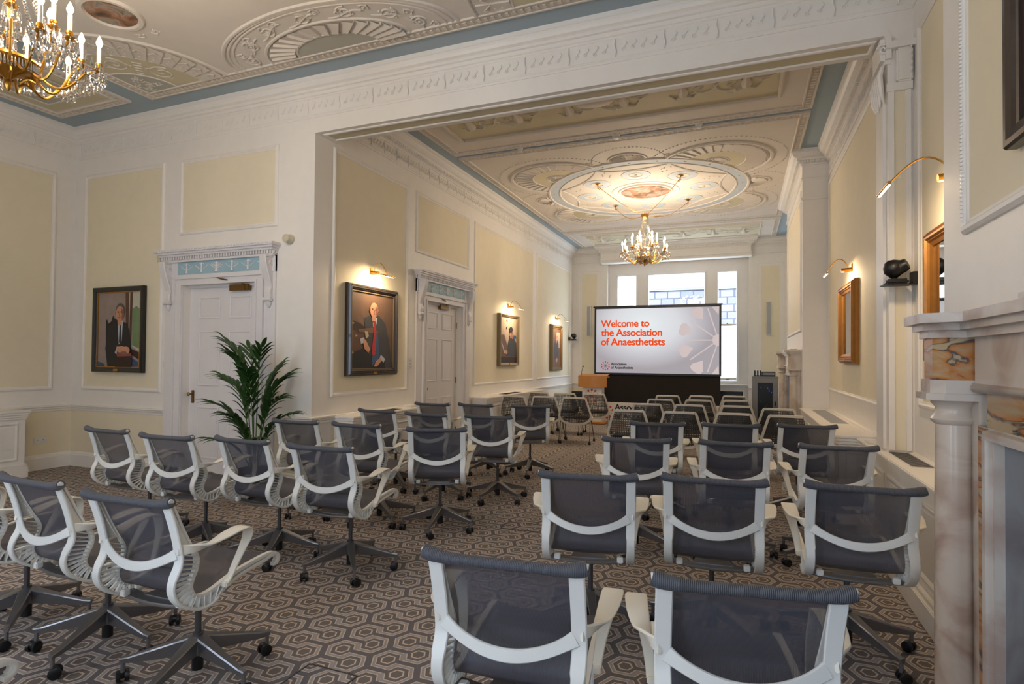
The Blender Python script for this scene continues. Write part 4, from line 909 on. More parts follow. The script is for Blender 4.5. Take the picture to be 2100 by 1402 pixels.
# tracking cameras on shelves
def ptz(label, loc, rz, s=1):
    t = thing('conference_camera', label, 'camera', loc, rz, 'black cameras on wall shelves')
    m = MB(); m.bbox(-.11 * s, .10 * s, -.07 * s, .07 * s, -.006, 0, .002); m.bbox(.10 * s, .15 * s, -.05 * s, .05 * s, -.004, .10 * s, .002); m.tube([(.08 * s, 0, 0), (.15 * s, 0, .03 * s)], .008, 6); m.build('wall_bracket', BLACK, t)
    m = MB(); m.bbox(-.085 * s, .075 * s, -.06 * s, .06 * s, .003, .045 * s, .012 * s); m.build('camera_base', BLACK, t)
    m = MB(); m.lathe((-.02 * s, 0, .045 * s), [(.03 * s, 0), (.022 * s, .01 * s), (.04 * s, .025 * s), (.068 * s, .05 * s), (.078 * s, .09 * s), (.07 * s, .13 * s), (.045 * s, .155 * s), (0, .165 * s)], 20); m.build('camera_head', BLACK, t)
    m = MB(); m.tube([(-.02 * s, 0, .11 * s), (.035 * s, -.03 * s, .15 * s), (.065 * s, -.045 * s, .165 * s)], [.05 * s, .055 * s, .045 * s], 14); m.build('lens_barrel', BLACK, t)
    return t
ptz('black tracking camera on a shelf right of the opening', (1.075, 5.02, 2.095), 0, .9)
ptz('small black camera on a shelf in the far left corner', (-4.33, 15.5, 2.05), radians(180), .9)

# column loudspeakers
def colspk(label, x, z):
    t = thing('column_speaker', label, 'speaker', (x, YE, z), 0, 'slim column speakers on the end wall')
    m = MB(); m.bbox(-.06, .06, -.085, -.0, -.43, .43, .008); m.build('cabinet', WHITEP, t)
    m = MB(); m.bbox(-.045, .045, -.092, -.084, -.41, .41, .003); m.build('grille', GREYG, t)
colspk('slim white column speaker left of the far window', -3.99, 2.60); colspk('slim white column speaker right of the far window', .66, 2.60)

# smoke detectors
def smoke(label, x, y, z, r=.055):
    t = thing('smoke_detector', label, 'smoke detector', (x, y, z), 0, 'ceiling detectors on the blue strip'); m = MB(); m.lathe((0, 0, 0), [(r, 0), (r, -.02), (r * .8, -.035)], 20); m.build('base', WHITEP, t)
    m = MB(); m.lathe((0, 0, 0), [(r * .75, -.034), (r * .6, -.06), (0, -.065)], 16); m.build('sensor_head', WHITEP, t)
smoke('white smoke detector on the blue ceiling strip, in the middle', -1.62, 7.92, ZC); smoke('flat white detector on the blue ceiling strip, at left', -3.05, 7.92, ZC, .045); smoke('round white detector on the blue ceiling strip, at right', -.52, 7.92, ZC, .05)

# ---------------------------------------------------------------- chandeliers
def chandelier():
    t = thing('crystal_chandelier', 'brass crystal chandelier with electric candles hanging in the inner room', 'chandelier', (CX, 10.72, 3.24), 0, 'brass and crystal chandeliers')
    m = MB(); m.lathe((0, 0, 0), [(0, 0), (.012, .015), (.022, .045), (.012, .07), (.03, .085), (.05, .10), (.13, .135), (.155, .17), (.15, .185), (.03, .19), (.012, .22), (.010, .50), (.024, .52), (.010, .56), (.008, .80), (.022, .82), (.010, .86), (.05, .90), (.062, .93), (.058, .965), (.05, .97)], 20)
    for i in range(12):
        a = i * pi / 6; m.tube([(.05 * cos(a), .05 * sin(a), .90), (.066 * cos(a), .066 * sin(a), .95), (.060 * cos(a), .060 * sin(a), .985)], [.009, .008, .003], 5)
    m.build('stem', GOLD, t)
    for i in range(6):
        a = i * pi / 3 + .3; m = MB(); m.tube([((.06 + .07 * (1 - q) * 0 + .08 * sin(q * pi)) * cos(a), (.06 + .08 * sin(q * pi)) * sin(a), .14 - .09 * q + .02 * sin(q * 9)) for q in [j / 12 for j in range(13)]], .008, 6); m.build('scroll', GOLD, t)
    arms = [(i * pi / 6, .43 if i % 2 else .36, .22 if i % 2 else .30) for i in range(12)] + [(pi / 12 + i * pi / 3, .22, .40) for i in range(6)]
    for a, r, zt in arms:
        P = []
        for j in range(15):
            q = j / 14; rr = .10 + (r - .10) * q; z = .17 - .10 * sin(pi * min(1, q * 1.25)) * (1 if r > .3 else .4) + (zt - .17) * max(0, (q - .45) / .55) ** 1.5
            P.append((rr * cos(a), rr * sin(a), z))
        ar = MB(); ar.tube(P, .0075, 6); ex, ey, ez = P[-1]; ar.lathe((ex, ey, ez), [(.006, -.01), (.03, .005), (.034, .012), (.012, .016), (.013, .03), (.020, .035), (.018, .05), (0, .05)], 12); ao = ar.build('arm', GOLD, t)
        cd = MB(); cd.lathe((ex, ey, ez + .05), [(.011, 0), (.011, .10), (.0, .101)], 10); cd.build('candle', CANDLE, ao)
        fl = MB(); fl.lathe((ex, ey, ez + .15), [(.006, 0), (.015, .016), (.018, .03), (.012, .05), (.004, .070), (0, .075)], 10); fl.build('bulb', FLAME, ao)
        dr = MB()
        for k_ in range(8):
            b = k_ * pi / 4; x, y = ex + .036 * cos(b), ey + .036 * sin(b); dr.lathe((x, y, ez - .085), [(0, 0), (.0075, .012), (.009, .024), (.004, .075), (0, .08)], 6); dr.lathe((x, y, ez + .0), [(0, -.006), (.006, 0), (0, .006)], 5)
        dr.build('crystal_drops', CRYST, ao)
    # bead strings from the crown to the arms, and festoons between the arms
    st = MB(); n = 12
    for i in range(n):
        a = i * 2 * pi / n + .13
        for j in range(34):
            q = j / 33; r = .055 + .20 * q ** 1.9; z = .93 - .63 * q - .02 * sin(pi * q); st.lathe((r * cos(a), r * sin(a), z), [(0, -.011), (.010, 0), (0, .011)], 6)
    for i in range(12):
        a0, a1 = i * pi / 6, (i + 1) * pi / 6
        for j in range(9):
            q = j / 8; a = a0 + (a1 - a0) * q; r = (.43 if i % 2 else .36) * (1 - q) + (.36 if i % 2 else .43) * q; st.lathe((r * cos(a), r * sin(a), .22 - .06 * sin(pi * q)), [(0, -.008), (.007, 0), (0, .008)], 5)
        for rr, zz in ((.15, .15), (.24, .30), (.33, .16), (.40, .19), (.46, .22)):
            for j in range(5):
                q = a0 + (a1 - a0) * j / 5; st.lathe((rr * cos(q), rr * sin(q), zz - .05), [(0, 0), (.007, .012), (.008, .024), (.003, .055), (0, .062)], 5)
    o = st.build('bead_strings', CRYST, t); o['kind'] = 'stuff'
    ch = MB(); bx, by, bz = .70, .775, ZC - .03 - 3.24
    for sx in (-1, 1):
        for sy in (-1, 1):
            c_ = MB(); N = 44
            for j in range(N):
                q = j / (N - 1); x, y = sx * (.05 + (bx - .05) * q), sy * (.05 + (by - .05) * q); z = .95 + (bz - .05 - .95) * q - (.03 if sy < 0 else .12) * sin(pi * q)
                c_.lathe((x, y, z), [(0, -.010), (.006, 0), (0, .010)], 5); 
                if j % 2: c_.lathe((x, y, z), [(.009, -.003), (.009, .003)], 6)
            c_.tube([(sx * (.05 + (bx - .05) * q), sy * (.05 + (by - .05) * q), .95 + (bz - .05 - .95) * q - (.03 if sy < 0 else .12) * sin(pi * q)) for q in [k_ / 16 for k_ in range(17)]], .0035, 5)
            co = c_.build('chain', GOLD, t)
            h = MB(); h.lathe((sx * bx, sy * by, bz), [(.045, 0), (.045, -.012), (.02, -.022), (.010, -.03), (.009, -.07), (.014, -.075), (0, -.09)], 14); h.tube([(sx * bx, sy * by, bz - .07), (sx * (bx - .02), sy * (by - .02), bz - .10), (sx * (bx - .04), sy * (by - .04), bz - .07)], .006, 6); h.build('ceiling_hook', GOLD, co)
    for i in range(6):
        a = i * pi / 3 + .2; light('chandelier_lamp', 'POINT', (.40 * cos(a), .40 * sin(a), .50), CHP, (1, .82, .62), .03, parent=t)
    return t
CHP = 11
ch1 = chandelier()
ch2 = dup(ch1, (-3.97, 2.0, 3.05), .35, 'brass crystal chandelier cut by the top left corner of the frame')
for q in kids(ch2):
    if q.name.startswith('chain'): q.scale.z = 1.44; q.location.z = -.42
for q in kids(ch2):
    if q.type == 'LIGHT': q.data = q.data.copy(); q.data.energy = 9

# ---------------------------------------------------------------- presentation end
t = thing('projection_screen', 'wide projection screen showing an orange welcome message, before the far window', 'screen', (-1.935, 14.3, 0))
m = MB(); m.box(-1.51, 1.51, 0, .012, 1.15, 2.83); m.build('backing', BLACK, t)
m = MB(); F = Matrix.Identity(4); m.ringmould(F, -1.51, 1.51, 1.15, 2.835, [(0, 0), (0, .012), (.045, .012), (.045, .004)]); m.bbox(-1.54, 1.54, -.03, .03, 2.825, 2.86, .006); m.build('frame', BLACK, t)
m = MB(); m.poly([(-1.466, -.006, 1.196), (1.466, -.006, 1.196), (1.466, -.006, 2.79), (-1.466, -.006, 2.79)])
o = m.build('display', SLIDE, t)
for v in o.data.vertices: v.co.z -= 1.6
o.location.z = 1.6
text_mesh('Welcome to', 1.19, SLTXT, t, (-1.34, -.009, 2.34), bold=.007); text_mesh('the Association', 1.49, SLTXT, t, (-1.335, -.009, 2.11), bold=.007); text_mesh('of Anaesthetists', 1.56, SLTXT, t, (-1.335, -.009, 1.88), bold=.007)
text_mesh('Association', .385, SLINK, t, (-1.085, -.009, 1.385)); text_mesh('of Anaesthetists', .55, SLINK, t, (-1.085, -.009, 1.295))
m = MB(); logo(m, -1.225, 1.365, -.009, .112, mi=0, ml=1); m.build('emblem', [SLRED, SLINK], t)
m = MB(); logo(m, 1.45, 2.0, -.008, .93, xmax=1.46); 
for i, v in enumerate(m.v): m.v[i] = (v[0], v[1], max(1.2, min(2.785, v[2])))
m.build('large_emblem', [SLPEACH], t)
m = MB(); m.box(-1.49, 1.49, .03, .05, .30, 1.15); 
m.build('skirt', BLACKC, t)
m = MB()
for x in (-1.3, 1.3): m.cyl((x, .09, 0), (x, .09, 2.8), .02); m.bbox(x - .03, x + .03, -.28, .4, 0, .03, .005)
m.build('stand', BLACK, t)
t = thing('low_banner', 'low pale banner panel with dark lettering standing under the screen', 'banner', (-1.80, 13.95, 0))
m = MB(); m.bbox(-1.42, 1.42, 0, .04, .02, .485, .006); m.build('panel', WHITEP, t)
text_mesh('Association', .92, INK, t, (-1.05, -.003, .30), bold=.006); text_mesh('of Anaesthetists', 1.25, INK, t, (-1.05, -.003, .08), bold=.006)
m = MB(); logo(m, -1.24, .25, -.003, .17, mi=0, ml=0); m.build('emblem', [RED], t)

t = thing('wooden_lectern', 'lectern with curved wooden front and red emblem, left of the screen', 'lectern', (-3.275, 13.5, 0))
m = MB()
def arc(y0, bow, w, z0, z1, th=.03, n=14):
    A = [(w * (2 * i / n - 1), y0 - bow * (1 - (2 * i / n - 1) ** 2)) for i in range(n + 1)]; vs = [(x, y, z0) for x, y in A] + [(x, y, z1) for x, y in A] + [(x, y + th, z0) for x, y in A] + [(x, y + th, z1) for x, y in A]; q = n + 1
    m.add(vs, [(i, i + 1, q + i + 1, q + i) for i in range(n)] + [(2 * q + i, 3 * q + i, 3 * q + i + 1, 2 * q + i + 1) for i in range(n)] + [(q + i, q + i + 1, 3 * q + i + 1, 3 * q + i) for i in range(n)] + [(i, 2 * q + i, 2 * q + i + 1, i + 1) for i in range(n)] + [(0, q, 3 * q, 2 * q), (n, 2 * q + n, 3 * q + n, q + n)])
arc(-.10, .10, .345, .865, 1.135); m.build('curved_front', WOOD, t)
m = MB(); m.add([(-.345, -.10, 1.13), (.345, -.10, 1.13), (.33, .28, 1.17), (-.33, .28, 1.17), (0, -.20, 1.13)], [(0, 4, 1, 2, 3)], False); m.bbox(-.34, .34, -.09, .28, 1.09, 1.12, .01); m.build('reading_top', WOOD, t)
m = MB(); m.bbox(-.245, .225, -.10, .20, .05, 1.09, .006); m.build('body', WHITEP, t)
m = MB(); logo(m, -.01, .66, -.104, .165); m.build('emblem', RED, t)
m = MB(); m.bbox(-.33, .33, -.22, .30, 0, .05, .02); m.build('base', WOOD, t)
m = MB(); P = [(-.29, -.02, 1.12), (-.285, -.02, 1.22), (-.25, -.03, 1.33)]; m.tube(P, .006, 6); m.lathe((-.248, -.03, 1.33), [(0, -.01), (.014, 0), (.016, .02), (.010, .045), (0, .05)], 10); m.build('microphone', BLACK, t)
m = MB(); m.bbox(-.17, .17, -.03, .03, 0, .72, .008); tag(m.build('floor_monitor', BLACK, None, (-3.80, 14.1, 0)), 'black upright box on the floor behind the lectern', 'monitor')
m = MB(); m.bbox(-.33, .33, -.03, .03, 0, .78, .008); tag(m.build('black_panel', BLACK, None, (-.28, 14.95, 0)), 'low black panel standing right of the screen, under the window sill', 'panel')

t = thing('equipment_rack', 'grey equipment rack cabinet with glass door by the far chimneypiece', 'rack', (.465, 13.2, 0))
m = MB(); m.bbox(-.245, .245, -.28, .28, .04, 1.19, .01); m.bbox(-.25, .25, -.29, .29, 1.17, 1.20, .005); m.build('cabinet', GREYM, t)
m = MB(); m.ringmould(Matrix.Translation((0, -.28, 0)), -.235, .235, .06, 1.16, [(0, 0), (0, .02), (.09, .02), (.095, .012)]); m.build('door', GREYM, t)
m = MB(); m.box(-.145, .145, -.284, -.281, .15, 1.07); m.build('glass', BLACK, t)
m = MB()
for i in range(26): z = .2 + random.random() * .8; x = random.uniform(-.12, .12); m.cur = 0 if z > .85 else 1; m.box(x, x + .006, -.287, -.284, z, z + .006)
m.build('indicator_lights', [LEDB, LEDG], t)
m = MB(); m.bbox(.175, .20, -.315, -.299, .60, .70, .004); m.build('door_lock', BLACK, t)
m = MB(); m.box(-.22, .22, -.22, .22, 0, .04); m.build('feet', BLACK, t)
t = thing('audio_mixer', 'black device box on the equipment rack, at right', 'device', (.52, 13.1, 1.201)); m = MB(); m.bbox(-.12, .14, -.10, .12, 0, .10, .008); m.build('housing', BLACK, t); m = MB(); m.box(-.10, .12, -.104, -.10, .03, .08); m.build('display', GREYM, t)
for i in range(3):
    t = thing('radio_microphone', ['small black handset leftmost on the rack', 'small black handset in the middle of three on the rack', 'small black handset rightmost of three, beside the device box'][i], 'handset', (.27 + i * .055, 13.02, 1.201), 0, 'small black handsets on the equipment rack')
    m = MB(); m.bbox(-.024, .024, -.03, .05, 0, .03, .004); m.build('charging_base', BLACK, t); m = MB(); m.bbox(-.016, .016, -.015, .015, .03, .12, .005); m.build('handset_body', BLACK, t)

# ---------------------------------------------------------------- swivel mesh chairs
OUT = [(-.362, .930), (-.357, .908), (-.332, .835), (-.313, .768), (-.304, .726), (-.296, .684), (-.302, .647), (-.322, .609), (-.332, .564), (-.314, .514), (-.267, .470), (-.203, .440), (-.145, .437), (-.108, .452)]
INN = [(-.345, .93), (-.31, .86), (-.283, .799), (-.245, .725), (-.212, .665), (-.213, .618), (-.232, .576), (-.240, .539), (-.214, .496), (-.146, .488), (-.014, .522), (.09, .536), (.182, .543), (.238, .540), (.262, .522), (.262, .498), (.24, .488)]
def crom(P, n=5):
    R = []
    for i in range(len(P) - 1):
        a, b, c, d = Vector(P[max(0, i - 1)]), Vector(P[i]), Vector(P[i + 1]), Vector(P[min(len(P) - 1, i + 2)])
        for j in range(n):
            q = j / n; R.append(.5 * ((2 * b) + (c - a) * q + (2 * a - 5 * b + 4 * c - d) * q * q + (3 * b - a - 3 * c + d) * q ** 3))
    R.append(Vector(P[-1])); return R
OUTS, INNS = crom(OUT, 3), crom(INN, 4)
def caster(x, y, ang, r=.028):
    m = MB(); dx, dy = -sin(ang), cos(ang); ox, oy = x + cos(ang) * .012, y + sin(ang) * .012
    for s_ in (-1, 1):
        a = Vector((ox + dx * .008 * s_, oy + dy * .008 * s_, r)); b = Vector((ox + dx * .027 * s_, oy + dy * .027 * s_, r)); m.tube([a, a + (b - a) * .3, a + (b - a) * .85, b], [r * .9, r, r, r * .8], 14)
    m.tube([(x, y, r * 1.1), (x, y, .085)], .009, 8); m.tube([(ox - dx * .02, oy - dy * .02, r * 1.25), (ox + dx * .02, oy + dy * .02, r * 1.25)], r * .72, 10)
    return m
def swivel_chair():
    t = thing('swivel_chair', 'x', 'chair', (0, 0, 0), 0, 'grey mesh swivel chairs with white frames')
    for s_ in (-1, 1):
        X = s_ * .218; m = MB()
        m.ribbon([(X, p.x, p.y) for p in OUTS], (1, 0, 0), [.0235 if p.y > .6 else .021 for p in OUTS], .0065)
        # front rim that carries the mesh
        m.ribbon([(X - s_ * .004, p.x, p.y) for p in INNS[:-2]], (1, 0, 0), .012, [.005 if p.y > .7 else .0085 for p in INNS[:-2]])
        # web from roll to arm level, triangular
        top = [p for p in OUTS if p.y > .70]; mid = [p for p in INNS[:14]]
        for i in range(len(top) - 1):
            a, b = top[i], top[i + 1]; c = min(mid, key=lambda q: abs(q.y - a.y)); d = min(mid, key=lambda q: abs(q.y - b.y))
            m.add([(X + s_ * .016, a.x, a.y), (X + s_ * .016, b.x, b.y), (X + s_ * .004, d.x - .01, d.y), (X + s_ * .004, c.x - .01, c.y), (X + s_ * .012, a.x, a.y), (X + s_ * .012, b.x, b.y), (X - s_ * 0, d.x - .01, d.y), (X, c.x - .01, c.y)], [(0, 1, 2, 3), (4, 7, 6, 5)], False)
        # ribs of the flexing spine
        lo = [p for p in OUTS if p.y < .70]; n = 17
        inn = [p for p in INNS[16:40]]
        for i in range(n):
            q = i / (n - 1); a = lo[min(len(lo) - 1, int(q * (len(lo) - 1)))]; fr = q * (len(lo) - 1) - int(q * (len(lo) - 1)); b_ = lo[min(len(lo) - 1, int(q * (len(lo) - 1)) + 1)]; A = a + (b_ - a) * fr
            j = q * (len(inn) - 1); c = inn[int(j)]; d_ = inn[min(len(inn) - 1, int(j) + 1)]; C = c + (d_ - c) * (j - int(j))
            m.ribbon([(X, A.x, A.y), (X - s_ * .003, C.x, C.y)], (1, 0, 0), .014, .0022)
        # lower rail towards the seat front
        R = [(-.108, .452), (-.045, .489), (.064, .512), (.182, .524), (.225, .533), (.262, .528), (.274, .506), (.262, .486), (.238, .484)]
        m.ribbon([(X - s_ * .002, p.x, p.y) for p in crom(R, 3)], (1, 0, 0), .013, .0085)
        m.tube([(s_ * .238, -.368, .934), (s_ * .2535, -.368, .932)], .013, 14)
        m.build('side_frame', PLAST, t)
    m = MB(); nx = 10
    vs = [(-.208 + .416 * i / nx, p.x + .014 * (1 - (2 * i / nx - 1) ** 2) * (-1 if p.y > .6 else 0), p.y - (.012 * (1 - (2 * i / nx - 1) ** 2) if p.x > -.2 else 0)) for p in INNS for i in range(nx + 1)]
    m.add(vs, [(j * (nx + 1) + i, j * (nx + 1) + i + 1, (j + 1) * (nx + 1) + i + 1, (j + 1) * (nx + 1) + i) for j in range(len(INNS) - 1) for i in range(nx)]); m.build('mesh_seat_and_back', MESHM, t)
    m = MB(); N = 28; P = []; Rr = []
    for i in range(N + 1):
        x = -.252 + .504 * i / N; e = abs(x) / .252; P.append((x, -.366 - .004 * (1 - e ** 4), .932 - .014 * (1 - e ** 6))); Rr.append(.0165 + .0075 * max(0, (e - .62) / .38) ** .8 if e > .62 else .0165)
    Rr[0] *= .86; Rr[-1] *= .86; m.tube(P, Rr, 14); m.build('top_roll', ROLLM, t)
    m = MB(); W = []; P = []; HW = []
    for i in range(19):
        q = i / 18 * 2 - 1; P.append((.207 * q, -.302 - .034 * (1 - q * q), .700 - .062 * (1 - q * q))); W.append((0, .15, 1)); HW.append(.0155 + .005 * (1 - q * q) + .008 * q ** 6)
    m.ribbon(P, W, HW, .006); m.build('back_band', PLAST, t)
    for s_ in (-1, 1):
        m = MB(); P = [(.226, -.310, .722), (.250, -.265, .716), (.272, -.200, .718), (.283, -.120, .738), (.286, -.050, .748), (.284, -.004, .738), (.277, .010, .702), (.262, .0, .650), (.247, -.028, .580), (.240, -.052, .528), (.238, -.07, .505)]
        Wd = [(0, .3, 1), (.5, .4, .9), (1, .3, .35), (1, 0, 0), (1, 0, 0), (1, 0, 0), (1, 0, 0), (1, 0, 0), (1, 0, 0), (1, 0, 0), (1, 0, 0)]
        hw = [.022, .020, .028, .034, .036, .033, .028, .022, .018, .016, .016]
        C3 = crom([(x * s_, y, z) for x, y, z in P], 3); n = len(C3); ip = lambda L, i: (L[int(i)] * (1 - (i - int(i))) + L[min(len(L) - 1, int(i) + 1)] * (i - int(i)))
        WW = []; HH = []
        for i in range(n):
            q = i / (n - 1) * (len(P) - 1); k0 = int(q); k1 = min(len(P) - 1, k0 + 1); f = q - k0; a, b = Vector(Wd[k0]), Vector(Wd[k1]); v = a * (1 - f) + b * f; WW.append((v.x * s_, v.y, v.z)); HH.append(ip(hw, q))
        m.ribbon(C3, WW, HH, .0055); m.bbox(min(s_ * .222, s_ * .252), max(s_ * .222, s_ * .252), -.085, -.05, .488, .512, .004); m.build('armrest', ARMW, t)
    m = MB(); m.ribbon([(-.20, -.20, .452), (-.10, -.215, .445), (0, -.22, .443), (.10, -.215, .445), (.20, -.20, .452)], (0, 1, 0), .03, .008); m.add([(-.10, -.2, .44), (.10, -.2, .44), (.05, .04, .425), (-.05, .04, .425), (-.10, -.2, .455), (.10, -.2, .455), (.05, .04, .47), (-.05, .04, .47)], [(0, 1, 2, 3), (4, 7, 6, 5), (0, 4, 5, 1), (1, 5, 6, 2), (2, 6, 7, 3), (3, 7, 4, 0)], False)
    m.build('seat_carrier', ALU, t)
    for x in (-.165, .165): m = MB(); m.bbox(x - .016, x + .016, -.255, -.225, .452, .482, .004); m.build('carrier_clip', PLAST, t)
    m = MB(); m.cyl((0, 0, .19), (0, 0, .43), .014, n=14); m.cyl((0, 0, .20), (0, 0, .215), .024, n=16); m.build('gas_column', ALUD, t)
    m = MB(); m.cyl((0, 0, .045), (0, 0, .16), .026, n=18); m.build('column_housing', BLACK, t)
    hub = MB(); hub.lathe((0, 0, 0), [(.030, .115), (.040, .13), (.044, .17), (.040, .198), (.030, .204), (0, .204)], 20); hb = hub.build('base_hub', ALU, t)
    BL = .325
    for i in range(5):
        a = i * 2 * pi / 5; m = MB(); c, s2 = cos(a), sin(a); S = []
        for r, hw_, z0, z1 in ((.028, .030, .118, .202), (.10, .025, .112, .180), (.20, .019, .100, .150), (.30, .014, .092, .122), (BL + .012, .013, .094, .118)):
            S.append([(r * c - q * s2, r * s2 + q * c, z) for q, z in ((-hw_ * .55, z0), (hw_ * .55, z0), (hw_, z1 - .006), (hw_ * .8, z1), (-hw_ * .8, z1), (-hw_, z1 - .006))])
        m.add([p for ss in S for p in ss], [(j * 6 + k_, j * 6 + (k_ + 1) % 6, (j + 1) * 6 + (k_ + 1) % 6, (j + 1) * 6 + k_) for j in range(4) for k_ in range(6)] + [tuple(range(6))[::-1], tuple(24 + k_ for k_ in range(6))], False)
        m.tube([(BL * c, BL * s2, .05), (BL * c, BL * s2, .10)], .010, 10)
        lg = m.build('base_leg', ALU, t, auto=30); caster(BL * c, BL * s2, a + 1.2 + i).build('caster', BLACK, lg)
    return t
SWB = ('base_hub', 'base_leg')
proto = swivel_chair()
ks = tree(proto)
used = [False]
KS = .912
def put_swivel(mx, my, ang, label, base=None, ctr=None):
    a = radians(ang)
    if ctr is None: x, y = mx * KS - sin(a) * .368, my * KS + cos(a) * .368
    else: x, y = ctr
    if base is None: base = (mx * 977 + my * 613) % 72
    if not used[0]: r = proto; used[0] = True; r.location = (x, y, 0); r.rotation_euler.z = a; r['label'] = label; ch = kids(r)
    else:
        r = proto.copy(); COL.objects.link(r); r.location = (x, y, 0); r.rotation_euler.z = a; r['label'] = label; ch = []
        for c, sub in ks:
            q = c.copy(); COL.objects.link(q); q.parent = r; ch.append(q)
            for g in sub: d = g.copy(); COL.objects.link(d); d.parent = q
    b = radians(base) - a
    for c in ch: c.rotation_euler.z = b if c.name.split('.')[0] in SWB else 0
    return r
SW = 'grey mesh swivel chair '
put_swivel(-.712, 1.721, 5.4, SW + 'in the foreground, left of the two nearest the camera', 20)
put_swivel(.027, 1.804, 10.7, SW + 'in the foreground right, cut off by the bottom edge', -20)
R2N = ['second row of the right block, at the aisle end', 'in the middle of the second row, right block', 'second row of the right block, nearest the column']
put_swivel(-.797, 3.167, 11, SW + R2N[0], 0); put_swivel(-.138, 3.336, 3.7, SW + R2N[1], 30); put_swivel(.59, 3.451, 2.3, SW + R2N[2], -55)
put_swivel(-.792, 4.755, 10, SW + 'third row of the right block, at the aisle end'); put_swivel(-.041, 4.898, 7, SW + 'middle of the third row, right block'); put_swivel(.69, 5.005, 8, SW + 'third row of the right block, beside the vent cabinet')
put_swivel(-.799, 6.05, 10, SW + 'fourth row of the right block, at the aisle end'); put_swivel(-.096, 6.247, 8, SW + 'middle of the fourth row of the right block'); put_swivel(.62, 6.5, 8, SW + 'fourth row of the right block, by the step in the cabinets')
put_swivel(0, 0, 2, SW + 'in the bottom left corner, only its curled seat front visible', 10, (-2.40, .88))
put_swivel(-4.13, 1.83, -2, SW + 'front left row, cut off by the left edge of the frame', 30)
put_swivel(-3.41, 1.849, -2.7, SW + 'front left row, second from the aisle', -146); put_swivel(-2.601, 1.798, 2.1, SW + 'front left row, aisle end, seen three quarters from behind', -78)
put_swivel(-5.129, 3.36, -1, SW + 'leftmost of the second left row, near the wall socket', 10); put_swivel(-4.303, 3.291, 3, SW + 'second from left in the second left row', 40); put_swivel(-3.611, 3.395, -1.4, SW + 'third from left in the second left row, before the palm', -62); put_swivel(-2.821, 3.355, 3.6, SW + 'aisle end of the second left row', -120)
put_swivel(-4.177, 4.599, 2.3, SW + 'third left row, directly right of the palm'); put_swivel(-3.444, 4.612, .2, SW + 'third left row, between the palm side chair and the aisle chair'); put_swivel(-2.584, 4.646, 23, SW + 'aisle end of the third left row, turned square to the camera', -150)
put_swivel(-4.144, 5.952, -3, SW + 'fourth left row, against the cabinet under the bald sitter\'s portrait'); put_swivel(-3.39, 5.833, -1.9, SW + 'middle of the fourth left row'); put_swivel(-2.629, 5.917, 7.7, SW + 'aisle end of the fourth left row', -100)
put_swivel(-4.08, 7.2, 1, SW + 'fifth left row, in front of the second door'); put_swivel(-3.46, 7.33, -3, SW + 'middle of the fifth left row'); put_swivel(-2.70, 7.50, 20, SW + 'aisle end of the fifth left row', -150)

# ---------------------------------------------------------------- white framed side chairs
def side_chair():
    t = thing('side_chair', 'x', 'chair', (0, 0, 0), 0, 'white framed side chairs with open net backs')
    top, zb = .83, .36
    L = [(0, .355, -.20), (.12, .362, -.205), (.22, .40, -.215), (.280, .47, -.235), (.282, .54, -.25), (.255, .64, -.272), (.225, .74, -.295), (.205, .805, -.31), (.19, .826, -.314), (.17, .83, -.315), (0, .832, -.313)]
    H_ = crom([(x, y, z) for x, z, y in L], 3); full = H_ + [Vector((-p.x, p.y, p.z)) for p in H_[-2:0:-1]]
    m = MB(); Cn = Vector((0, -.255, .60)); m.ribbon(full, [Vector((p.x * (1.0), 0, (p.z - .60))).normalized() for p in full], [.0165 if p.z > .5 else .021 for p in full], .012, closed=True)
    # side blades from back frame to seat rim
    for s_ in (-1, 1): m.ribbon([(s_ * .278, -.235, .48), (s_ * .285, -.12, .445), (s_ * .27, .05, .44), (s_ * .24, .20, .455)], (0, 0, 1), [.03, .028, .018, .012], .008)
    m.build('back_frame', SHELL, t)
    m = MB(); n = len(full); k_ = 6; vs = []
    for j in range(k_ + 1):
        q = j / k_
        for p in full: vs.append((p.x * (1 - q) * .97, p.y + .035 * (1 - (1 - q) ** 2) * (-1), .60 + (p.z - .60) * (1 - q) * .98))
    m.add(vs, [(j * n + i, j * n + (i + 1) % n, (j + 1) * n + (i + 1) % n, (j + 1) * n + i) for j in range(k_) for i in range(n)]); m.build('net_back', NETM, t)
    m = MB(); m.bbox(-.24, .24, -.17, .24, .445, .475, .014); m.build('seat', SEATB, t)
    m = MB(); m.bbox(-.25, .25, -.19, .25, .425, .447, .010); m.build('seat_rim', SHELL, t)
    for sx in (-1, 1):
        for sy, y in ((-1, -.25), (1, .24)):
            m = MB(); m.tube([(sx * .225, sy * .03, .43), (sx * .245, sy * .05, .40), (sx * .265, y, .06)], .0105, 8); lg = m.build('leg', CHROME, t)
            m = MB(); m.lathe((sx * .265, y, .028), [(0, -.02), (.022, -.02), (.026, -.008), (.026, .008), (.022, .02), (0, .02)], 12, 'x'); m.bbox(sx * .265 - .012, sx * .265 + .012, y - .014, y + .014, .03, .065, .004); m.build('caster', BLACK, lg)
    return t
pw = side_chair(); kw = tree(pw); uw = [0]
def put_side(mx, my, ang, label):
    a = radians(ang); x, y = mx - sin(a) * .31, my + cos(a) * .31
    if not uw[0]: uw[0] = 1; pw.location = (x, y, 0); pw.rotation_euler.z = a; pw['label'] = label
    else: dup(pw, (x, y, 0), a, label, kw)
WC = 'white framed side chair '
